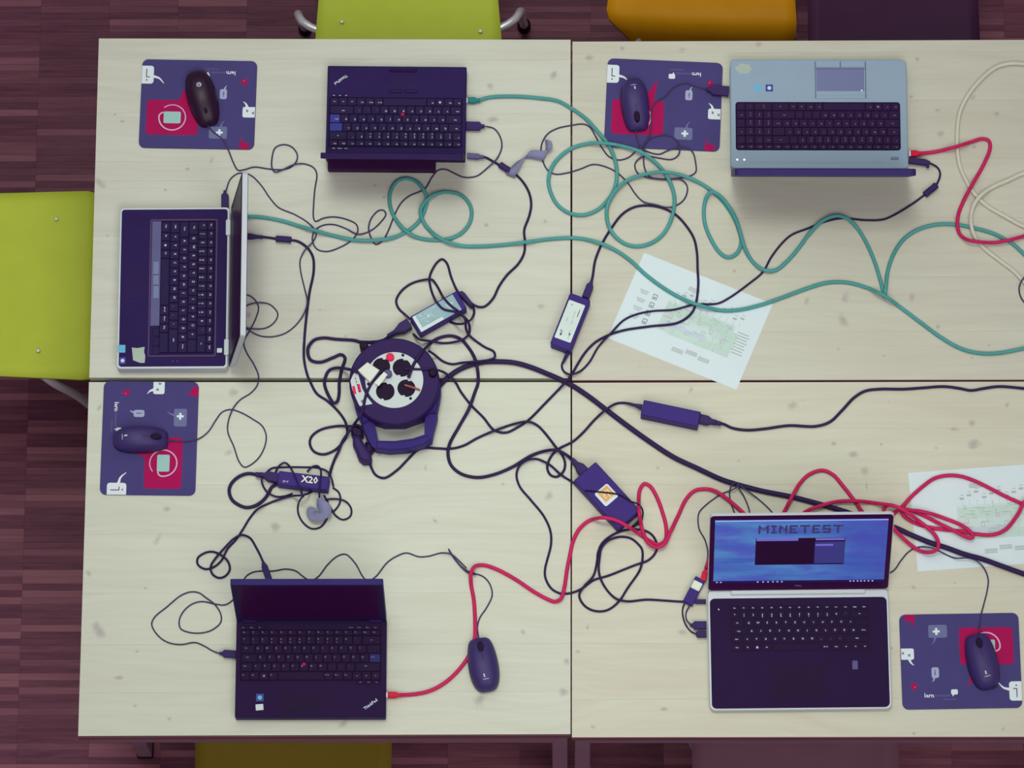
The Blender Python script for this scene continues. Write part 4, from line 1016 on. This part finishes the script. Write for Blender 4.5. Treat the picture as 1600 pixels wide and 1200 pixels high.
# B2 with the white label
b2 = brick('black charger with a white rating label lying across the table seam', [(857.5, 536.5), (889.5, 548), (925, 469.5), (892.5, 457.5)], .030, corner=.005)
w, d = b2['_w'], b2['_d']
lb = onbrick(b2, 'rating_label', .030, -w*.42, -d*.36, w*.36, d*.37, 'paper_label', r=.002)
mb = MB(); rn = random.Random(4)
for k in range(10): prism(mb, rrect(rn.uniform(-w*.3, w*.25), rn.uniform(-d*.3, d*.3), .0014, rn.uniform(.006, .02)), .0302, .0305)
for (u, v) in ((-.22, .30), (-.26, -.20), (-.2, -.27), (.18, -.22)): prism(mb, rrect(u*w, v*d, .004, .004), .0302, .0305)
build('label_print', mb, M['print_grey'], lb)
# B3 plain square brick
b3 = brick('plain square-section black charger right of the reel, below the paper sheet', [(1001.5, 648), (1090.5, 667), (1095, 643), (1005.5, 624.5)], .032, corner=.002)
# B4 with the orange sticker
b4 = brick('large black charger with a white and orange sticker under the red cable', [(896, 751), (966.5, 827), (1000, 797), (931, 721)], .032, corner=.003)
w, d = b4['_w'], b4['_d']; sx, sy = loc_of(b4, 947.5, 773.5, T+.032)[:2]
st = build('sticker', box(sx, sy, .0318, .0323, .036, .035, r=.004), M['paper'], b4)
build('sticker_print', box(sx-.002, sy+.0015, .0322, .0325, .026, .026, r=.001), M['orange_print'], st)
mb = MB(); text(mb, 'DELL', sx-.002, sy-.004, .0328, .0075); prism(mb, rrect(sx, sy+.004, .02, .0016), .0324, .0327); prism(mb, rrect(sx-.003, sy+.0085, .012, .0016), .0324, .0327); build('sticker_print', mb, M['cream'], st)
# B5 with the handwritten X20
b5 = brick('charger marked X20 in white, wrapped in its own thin cord', [(433, 757), (512, 766), (515.5, 745), (435.5, 735)], .030)
w, d = b5['_w'], b5['_d']
x, y = loc_of(b5, 484, 750, T+.030)[:2]; mb = MB(); text(mb, 'X20', x, y, .0305, .020, rot=.0); build('handwriting', mb, M['cream'], b5)
x, y = loc_of(b5, 446, 752.5, T+.030)[:2]; mb = MB(); text(mb, '20 V', x, y, .0305, .0062); build('small_print', mb, M['legend'], b5)

# ------------------------------------------------------------------ cables, in the order they were laid
def net(label, px, m, mp, ends, r=.0040):
    o = cable('network_cable', px, r, M[m], z0=.010 if ends[0] else None, z1=.010 if len(ends) > 1 and ends[1] else None)
    tag(o, label, 'cable', 'network cables')
    for e in ends:
        if e:
            a, b, w = e; plug('network_plug', a, b, w, .010, .011, M[mp], o, neck=.55, shoulder=.45, tip=(3.0, .9, M['plug_clear']))
    return o
# thick lead of the reel
rc = cable('mains_lead', [(684,606),(692,597),(710,582),(730,572),(755,566),(780,565),(805,567),(830,574),(855,584),(880,595),(900,606),(922,621),(947,640),(980,665),(1015,690),(1052,714),(1090,732),(1127,749),(1152,757),(1190,767),(1240,777),(1300,793),(1350,809),(1400,825),(1422,835),(1451,847),(1479,856),(1507,866),(1536,874),(1564,884),(1600,897),(1640,910)], .0054, M['cable_black'], reel, z0=.012)
# B2: mains lead to the reel, thin lead to the silver laptop
cable('mains_lead', [(923,444),(926,432),(930,407),(940,382),(955,357),(972,335),(990,324),(1010,321),(1035,325),(1055,335),(1070,350),(1084,372),(1089,395),(1090,420),(1091,445),(1087,475),(1080,490),(1060,504),(1015,510),(975,516),(950,524),(930,535),(915,550),(902,570),(892,587),(880,601),(855,627),(825,657),(810,667),(790,676),(772,672),(755,652),(737,634),(720,612),(710,595),(692,581),(675,577),(655,577),(630,576)], .0026, M['cable_black'], b2, over=True, z0=.014)
plug('mains_plug', (924.5,440), (914.5,466), 11, .014, .018, M['plug_black'], b2, neck=.4)
c = cable('output_lead', [(884,558),(878,570),(880,579),(890,585),(905,581),(920,567),(935,542),(955,520),(975,500),(995,491),(1020,486),(1052,484),(1085,476),(1122,474),(1140,465),(1172,442),(1192,425),(1205,402),(1222,380),(1237,367),(1262,357),(1287,347),(1317,341),(1350,344),(1380,343),(1397,336),(1425,319),(1444,305),(1456,296),(1464,287),(1469,272),(1465,262),(1451,254)], .0022, M['cable_black'], b2, z0=.012, z1=.012)
ribs('strain_relief', [(887.5,551),(884,558),(880,566)], (.0042, .0026), .010, M['plug_black'], b2)
plug('power_plug', (1453,255), (1420,250.5), 9, .012, .010, M['plug_black'], b2, neck=.6, shoulder=.2)
wq = plug('plug_elbow', (1449.5,262), (1449.5,255), 4.5, .012, .007, M['plug_black'], b2, neck=1)
ribs('ferrite', [(1445,304.5),(1449,301),(1459,293),(1463,289)], (.0068, .0068), .009, M['plug_black'], b2)
# left laptop charger lead running into the plug pair below the reel
pp = P(566, 694, T); pc = thing('plug_adapter', 'black plug and coupling joined beside the reel handle', 'plug', (pp[0], pp[1], T))
def pcx(name, q, z0, z1, m, ch=.003): return build(name, prism(MB(), pxs(q, T+z1), T+z0, T+z1, ch), M[m], pc, world=True)
pcx('coupling', [(551,679),(562,680),(569,692),(578,706),(581,714),(580,721),(567,722),(560,716),(556,704),(551,694)], .001, .030, 'plug_black', ch=.006)
pcx('plug_head', [(547,667),(556,664),(567,669),(568,680),(560,685),(549,680)], .001, .024, 'mouse_dark', ch=.005)
pcx('side_plug', [(570,690),(581,690),(585,702),(578,710),(571,706)], .001, .024, 'mouse_dark', ch=.005)
mb = MB(); q = catmull([(549,666),(558,664),(566,669),(572,680),(576,692)], 2); tube(mb, PV(q, np.linspace(T+.024, T+.022, len(q))), .0026, 8); build('retaining_strap', mb, M['cable_black'], pc, world=True)
o = cable('power_lead', [(406,370),(417,371),(432,373),(452,375),(465,377),(480,387),(489,402),(490,425),(484,455),(480,485),(476,525),(475,560),(480,585),(485,597),(495,615),(512,627),(532,647),(541,663),(542,680),(534,693),(522,704),(505,710),(490,705),(484,692),(487,682),(500,672),(525,666),(550,666)], .0027, M['cable_black'], None, z0=.012, z1=.014)
tag(o, 'black power lead from the sideways laptop curving down to the plug pair', 'cable')
plug('power_plug', (411,370.5), (379,369), 8.5, .012, .009, M['plug_black'], o, neck=.5, shoulder=.6)
ribs('ferrite', [(431,373),(434,373.2),(452,374.6),(455,375)], (.0068, .0068), .009, M['plug_black'], o)
# B3 leads
cable('mains_lead', [(1120,661),(1130,662.5),(1145,669),(1167,672),(1195,670),(1232,665),(1275,666),(1297,659),(1315,642),(1335,621),(1352,611),(1375,608),(1412,608),(1442,606),(1475,604),(1500,607),(1517,610),(1537,607),(1560,604),(1600,607),(1640,612)], .0030, M['cable_black'], b3, z0=.014)
plug('mains_plug', (1118,660.5), (1093,654.5), 13, .015, .018, M['plug_black'], b3, neck=.45, shoulder=.5)
ribs('strain_relief', [(1116,660),(1127,662.5)], (.0055, .0045), .0145, M['plug_black'], b3)
cable('output_lead', [(985,631),(974,629.5),(962,631),(947,640),(930,655),(910,677),(895,690),(872,702),(860,715),(855,730),(860,742),(870,745),(880,737),(883,725),(879,712),(869,699),(840,665),(825,659),(805,662),(770,674),(745,685),(725,696),(705,701),(682,700.5),(665,700),(652,704),(640,715),(620,735),(600,747),(587,742),(580,730),(577,720)], .0026, M['cable_black'], b3, z0=.013, z1=.014)
plug('strain_relief', (982,630.5), (1003,636), 7, .014, .009, M['plug_black'], b3, neck=.5, shoulder=.9)
# B4 leads
cable('mains_lead', [(638,590),(645,572),(657,553),(667,542),(678,532),(693,526),(707,525),(720,530),(732,543),(742,560),(746,577),(747,598),(742,613),(732,640),(717,667),(702,695),(700,710),(705,727),(720,740),(745,746),(770,742),(800,730),(830,712),(855,704),(870,703.5),(882,709),(893,717),(902,726)], .0034, M['cable_black'], b4, over=True, z1=.016)
plug('mains_plug', (894,719), (915,740), 15, .016, .020, M['plug_black'], b4, neck=.42, shoulder=.6)
cable('output_lead', [(899,756),(877,742),(860,727),(847,720),(837,717),(822,720),(811,729),(807,742),(812,760),(830,782),(850,807),(860,830),(861,850),(855,875),(852,887),(852,902),(862,920),(877,927.5),(890,927),(907,921),(927,907),(952,899),(977,889),(995,882),(1012,876),(1022,867),(1027,856),(1026,848),(1020,837),(1010,830),(995,827),(975,829),(955,837),(940,850),(934,865),(933,876),(927,900),(912,917),(905,930),(912,945),(927,954),(947,954),(965,942),(982,917),(1000,890),(1004,872),(1003,858),(997,850),(985,841),(967,839),(950,845),(940,856),(937,870),(936,895),(945,917),(962,935),(980,939.5),(1010,937),(1040,938.5),(1064,940),(1090,940)], .0024, M['cable_black'], b4, z0=.012, z1=.010)
plug('power_plug', (1082,940), (1103,940), 6.5, .010, .008, M['plug_black'], b4, neck=.6)
mb = MB(); q = catmull([(914,766.5),(940,769),(967,773),(985,783),(999,789),(1004,797),(1004,806),(998,812)], 2.5)
tube(mb, PV(q, np.r_[np.full(int(len(q)*.72), T+.034), np.linspace(T+.034, T+.012, len(q)-int(len(q)*.72))]), .0017, 6); build('cable_strap', mb, M['mouse_dark'], b4, world=True)
build('cable_hook', prism(MB(), pxs([(982,826),(997,812),(1001,803),(1005,808),(1003,816),(986,824)], T+.014), T+.002, T+.014, .001), M['mouse_dark'], b4, world=True)
# B1 leads
cable('mains_lead', [(612,522),(600,531),(587,534),(562,534),(555,532),(525,530),(505,528),(490,532),(481,545),(485,562),(500,566),(520,559),(533,554),(539,559),(534,577),(530,600),(530,613),(527,627),(522,630),(514,619),(507,600),(509,588),(514,579),(525,575),(545,577),(560,582)], .0034, M['cable_black'], b1, over=True, z0=.014, z1=.074, hold=.03)
plug('mains_plug', (606,526), (640,506), 16, .014, .018, M['plug_black'], b1, neck=.3, shoulder=.65)
cable('output_lead', [(716,457),(712,450),(705,433),(698,411),(691,405),(683,410),(673,427),(671,437),(675,457),(683,473),(693,483),(710,487),(720,492),(730,500),(734,513),(732,523),(722,531),(707,535),(690,536),(673,533),(655,530),(646,522)], .0025, M['cable_black'], b1, over=True)
cable('output_lead', [(641,499),(637,495),(623,482),(619,470),(627,455),(643,443),(665,437),(675,437),(683,447),(693,465),(705,478),(718,488),(727,500),(728,513),(732,522),(740,530),(757,542),(772,550),(773,558),(765,562),(740,565),(720,567),(707,569),(693,565),(680,555),(670,548)], .0025, M['cable_black'], b1, over=True)
o = cable('output_lead', [(703,503),(713,506),(727,505),(737,498),(741,487),(738,477),(733,470),(738,475),(748,479.5),(757,479),(770,467),(780,447),(792,430),(810,412),(819,395),(820,375),(819,360),(827,337),(830,320),(827,302),(817,284),(806,273),(797,267),(784,260),(770,252),(760,246.5),(752,244.5)], .0026, M['cable_black'], b1, z1=.012)
plug('power_plug', (756,245.5), (730,243.5), 8, .012, .010, M['plug_grey'], b1, neck=.5, shoulder=.35)
ribs('ferrite', [(781,257),(783,258.5),(795,266),(797,267)], (.0068, .0068), .009, M['plug_black'], b1)
build('lead_boot', prism(MB(), pxs([(714,456),(722,454),(727,458),(739,474),(736,479),(731,474),(722,464)], T+.026), T+.006, T+.026, .002), M['plug_black'], b1, world=True)
# B5 leads
cable('mains_lead', [(440,756),(430,758),(424,762),(420,770),(412,781),(399,790),(386,793),(373,789),(362,780),(358,766),(362,755),(373,745),(387,740),(401,741.5),(412,743)], .0036, M['cable_black'], b5, z0=.010, z1=.014)
plug('mains_plug', (406,742), (436,748), 14, .015, .019, M['plug_black'], b5, neck=.42, shoulder=.45)
ribs('strain_relief', [(399,741),(409,743)], (.0048, .0056), .0145, M['plug_black'], b5)
cable('mains_lead', [(515,744),(516,738),(522,720),(529,705),(535,690),(552,665),(565,645),(572,617),(580,600),(590,587),(597,578)], .0030, M['cable_black'], b5, over=True, z0=.016, z1=.075, hold=.02)
for i, q in enumerate(([(520,762),(529,769),(532,781),(527,793),(518,800),(511,782),(506,774)], [(457,771),(446,775),(432,776),(419,770),(411,759),(409,750),(415,740),(424,732),(443,730),(474,730),(496,731),(512,737),(518,748),(521,760)],
           [(429,742),(435,729),(445,723),(453,729),(460,743),(467,759),(471,769),(474,776)], [(480,737),(487,730),(496,728),(501,734),(500,755),(499,770),(499,784)], [(478,771),(471,778),(466,788),(466,802),(474,817),(487,826),(500,824),(509,814),(513,800),(505,783),(529,780),(542,785),(549,796),(547,807),(536,812),(525,806),(516,792)])):
    cable('wrapped_lead', q, .0020, M['cable_black'], b5, over=True, n=6)
o = cable('output_lead', [(496,763),(484,770),(474,773.5),(457,775),(438,780),(419,787),(402,796),(390,810),(379,828),(368,844),(356,857),(345,877),(332,887),(320,889),(309,882),(309,872),(320,864),(332,862),(345,867),(356,877),(359,890),(352,900),(342,903),(332,897),(329,886),(337,872),(352,855),(365,842),(377,836),(390,840),(400,855),(409,873),(413,883)], .0023, M['cable_black'], b5, z1=.012)
plug('power_plug', (411.5,880), (421,907), 10, .013, .012, M['plug_black'], b5, neck=.6, shoulder=.2)
q = [(499,778,.033,.005,.001,.003),(502,786,.022,.010,.003,.004),(507,794,.018,.013,.004,.004),(507,802,.016,.013,-.004,.005),(499,806,.015,.006,-.011,.005),(491,806,.015,-.005,-.011,.005),(486,801,.014,-.009,-.004,.004),(488,796,.011,-.007,.004,.003),(494,799,.010,.002,.006,.003)]
mb = MB(); pts = catmull([tuple(P(a, b, T+z))+(dx, dy, dz) for a, b, z, dx, dy, dz in q], .003); ribbon(mb, pts[:, :3], pts[:, 3:]); build('hook_strap', mb, M['velcro'], b5, world=True)
q = [(797,275,.006,.009,-.004,.0),(800,269,.014,.0095,-.003,.001),(805,262,.015,.0085,-.002,.002),(812,253,.011,.006,-.001,.004),(819,246,.010,.006,.004,.004),(828,241.5,.011,.002,.007,.005),(840,242,.011,.0,.009,.004),(850,243,.012,.001,.009,.004),(856,237,.013,.006,.004,.004),(858,227,.014,.007,.0,.004),(856,219,.014,.006,-.003,.004)]
mb = MB(); pts = catmull([tuple(P(a, b, T+z))+(dx, dy, dz) for a, b, z, dx, dy, dz in q], .003); ribbon(mb, pts[:, :3], pts[:, 3:]); build('hook_strap', mb, M['velcro'], b1, world=True)
# plugs on the reel
pl = P(576, 582, T+FZ); wt = thing('cable_tag', 'white flat plug with a paper tag lying on the reel', 'plug', (pl[0], pl[1], T+FZ))
build('plug_body', prism(MB(), pxs([(574,565.5),(593,578),(578,597),(559,578)], T+.080), T+.0676, T+.080, .0015), M['white_plug'], wt, world=True)
build('paper_tag', prism(MB(), pxs([(600,580.5),(605.5,585.5),(592,603),(584.5,597.5)], T+.083), T+.0815, T+.083, .0003), M['white_plug'], wt, world=True)
build('plug_head', prism(MB(), pxs(pcirc(606, 583, 6.5, 16), T+.078), T+.0680, T+.078, .002), M['plug_grey'], wt, world=True)

# mice and their cords
mouse('glossy black mouse with a ring logo on the pad above the sideways laptop', (304.5,109), (327,194), 48, 1, M1, .0016, ((757,197.5), (728,197), 13), rest=PZ)
mouse('dark mouse facing down on the pad beside the silver laptop', (988,121), (997,202), 46, 0, M2, .0016, ((1104,140), (1139,143), 15), rest=PZ)
mouse('dark mouse lying sideways on the turned mouse pad by the seam', (176,686), (262,684), 43, 0, M3, .0015, ((351.5,298), (351.5,324), 11.5), rest=PZ)
m4 = mouse('blue-black mouse lying on the red network cable on bare wood', (762,1079), (748,995), 48, 0, M4, .0015, None, rest=.0045)
o = cable('cord', M4b, .0015, M['cable_thin'], m4, n=6, z1=.011); plug('usb_plug', (343,1021), (369,1022.5), 11.5, .012, .0085, M['plug_black'], o)
mouse('dark mouse on the upright pad by the laptop with the lit screen', (1546,1075), (1525,989), 49, 0, M5, .0015, ((1078,977), (1104,977), 12), rest=PZ)

# network cables
G1 = [(746,157),(765,152),(790,150.5),(815,151),(840,153),(872,158),(892,169),(915,185),(935,207),(950,225),(961,250),(964,272),(960,295),(950,312),(935,327),(912,336),(890,333),(872,321),(861,302),(857,282),(862,262),(875,245),(895,231),(922,224),(947,224),(975,229),(1000,237),(1022,252),(1040,272),(1051,295),(1054,317),(1047,347),(1035,367),(1017,380),(995,385),(975,380),(957,364),(949,345),(949,322),(960,300),(980,282),(1005,273),(1035,269),(1065,274),(1090,284),(1112,298),(1130,315),(1145,337),(1154,358),(1158,375),(1156,388),(1149,398),(1137,402),(1125,395),(1110,372),(1101,347),(1100,325),(1104,308),(1111,300),(1122,304),(1137,320),(1150,343),(1158,368),(1165,390),(1177,410),(1195,422),(1212,422),(1232,406),(1250,385),(1267,362),(1285,345),(1307,337),(1325,342),(1340,357),(1355,382),(1367,410),(1375,436),(1380,455),(1381.5,463),(1383.5,455),(1387,425),(1395,400),(1410,376),(1432,360),(1462,351),(1495,351),(1525,357),(1555,366),(1582,381),(1600,397),(1640,440)]
net('green network cable with three coils from the small black laptop at the top', G1, 'cable_green', 'plug_green', [((750,157), (731,157), 8.5)])
G2 = [(385,338),(407,339),(440,345),(470,354),(495,361),(520,368),(555,375),(590,375),(615,371),(635,362),(652,349),(663,330),(667,311),(662,297),(652,285),(636,279),(620,284),(610,300),(609,318),(615,337),(630,357),(652,371),(675,375),(697,374),(720,365),(734,348),(737,330),(732,316),(719,304),(700,300),(692,300),(675,306),(662,318),(657,330),(662,347),(677,365),(697,377),(720,384),(750,385),(792,382),(830,377),(865,373),(900,372),(935,379),(960,390),(985,407),(1010,430),(1040,452),(1065,466),(1090,476),(1127,485),(1155,484),(1190,476),(1222,465),(1260,451),(1290,442),(1320,441),(1350,448),(1380,461),(1412,484),(1440,505),(1470,527),(1500,544),(1525,551),(1555,552),(1600,544),(1640,532)]
net('green network cable with two coils running from the sideways laptop across the paper', G2, 'cable_green', 'plug_green', [((388,338.5), (372,338), 8)])
net('cream white cable looped at the right edge', [(1660,115),(1630,103),(1600,100),(1577,99.5),(1555,106),(1532,125),(1512,150),(1500,175),(1496,200),(1496,235),(1500,260),(1510,283),(1522,302),(1540,320),(1570,338),(1600,354),(1640,366),(1662,345),(1658,300),(1635,268),(1600,271),(1575,282),(1550,293),(1532,306),(1521,322),(1517,345),(1522,367),(1537,387),(1562,407),(1582,422),(1597,437),(1612,456)], 'cable_white', 'plug_clear', [None], r=.0042)
o = cable('thin_cable', [(1640,418),(1615,426),(1600,434),(1593,447),(1593,458),(1600,472),(1620,486)], .0016, M['cable_thin'], n=6); tag(o, 'thin dark cable curving in at the edge below the white cable', 'cable')
net('short red network cable from the silver laptop', [(1436,240),(1462,237),(1495,229),(1517,222),(1535,217),(1545,220),(1547,231),(1537,257),(1520,287),(1505,315),(1497,337),(1496,352),(1500,366),(1510,374),(1530,378),(1555,379),(1577,375),(1600,369),(1640,358)], 'cable_red', 'plug_red', [((1439,240), (1423,240.5), 9)])
R2 = [(624,1086),(645,1085),(670,1080),(692,1069),(712,1052),(728,1032),(738,1012),(742,995),(742.5,980),(742,960),(740,935),(736,912),(736,895),(742,885),(755,883),(775,889),(805,905),(835,925),(855,936),(867,940),(876,936),(882,917),(886,890),(891,865),(895,847),(905,827),(920,814),(940,809),(960,812),(980,822),(1000,835),(1015,845),(1028,851),(1039,845),(1041,825),(1035,800),(1026,776),(1016,760),(1007,756),(1000,765),(998,787),(1000,810),(1005,832),(1013,848),(1025,855),(1037,851),(1047,832),(1060,805),(1072,780),(1085,767),(1100,764),(1117,767),(1137,780),(1160,800),(1185,822),(1205,825),(1222,805),(1237,777),(1250,755),(1265,741),(1285,735),(1302,742),(1317,759),(1335,782),(1350,803),(1368,820),(1385,815),(1394,805),(1410,791),(1425,775),(1442,760),(1459,748),(1479,743),(1500,744),(1522,751),(1543,761),(1564,772),(1583,781),(1603,788),(1618,787),(1620,778),(1610,776),(1599,787),(1592,801),(1584,813),(1574,825),(1561,833),(1546,836),(1522,834),(1502,830),(1479,828),(1458,825),(1437,820),(1420,812),(1411,804),(1409,797),(1418,796),(1430,800),(1444,806),(1468,818),(1490,829),(1507,838),(1517,841),(1521,837),(1513,828),(1499,819),(1479,811),(1459,804),(1439,799),(1422,797),(1405,793),(1391,789),(1384,791),(1381,798),(1384,810),(1393,820),(1397,826),(1407,837),(1420,849),(1434,859),(1447,863),(1458,862),(1465,857),(1466,847),(1461,836),(1451,826),(1437,815),(1422,804),(1408,795),(1394,790),(1375,787),(1340,783),(1307,784),(1280,791),(1258,800),(1235,820),(1190,842),(1140,852),(1112,868),(1103,888)]
hf_len = len(R2)
r2 = cable('network_cable', R2, .0040, M['cable_red'], z0=.010, z1=.012, over=True)
tag(r2, 'long red network cable from under the bare-wood mouse to the tangle on the paper', 'cable', 'network cables')
plug('network_plug', (627,1086), (606,1086), 9, .010, .011, M['plug_red'], r2, neck=.55, shoulder=.45, tip=(3.0, .9, M['plug_clear']))
plug('network_plug', (1103,890), (1098,908), 9, .013, .011, M['plug_red'], r2, neck=.55, shoulder=.3)
# network adapter by the lit laptop
c, a, w, d = fit([(1064,937), (1079.5,945), (1104,908), (1090,901.5)], T+.018)
ad = thing('network_adapter', 'small black network adapter with a white label beside the lit laptop', 'adapter', (c[0], c[1], T), a)
build('housing', box(0, 0, .004, .018, w, d, r=.002, ch=.001), M['brick'], ad)
build('label', box(0, d*.20, .0178, .0183, w*.9, d*.30, r=.002), M['paper_label'], ad); build('label_print', box(0, d*.20, .0182, .0185, w*.62, d*.18, r=.001), M['cream'], ad)
o = cable('usb_lead', [(1071,940),(1067,950),(1067,962),(1072,977),(1080,987),(1090,991)], .0016, M['cable_black'], ad, n=6, z0=.010, z1=.010)
plug('usb_plug', (1088,991), (1104,991), 10, .011, .0085, M['plug_black'], ad, neck=.7, shoulder=.15)
# usb stick in the small black laptop
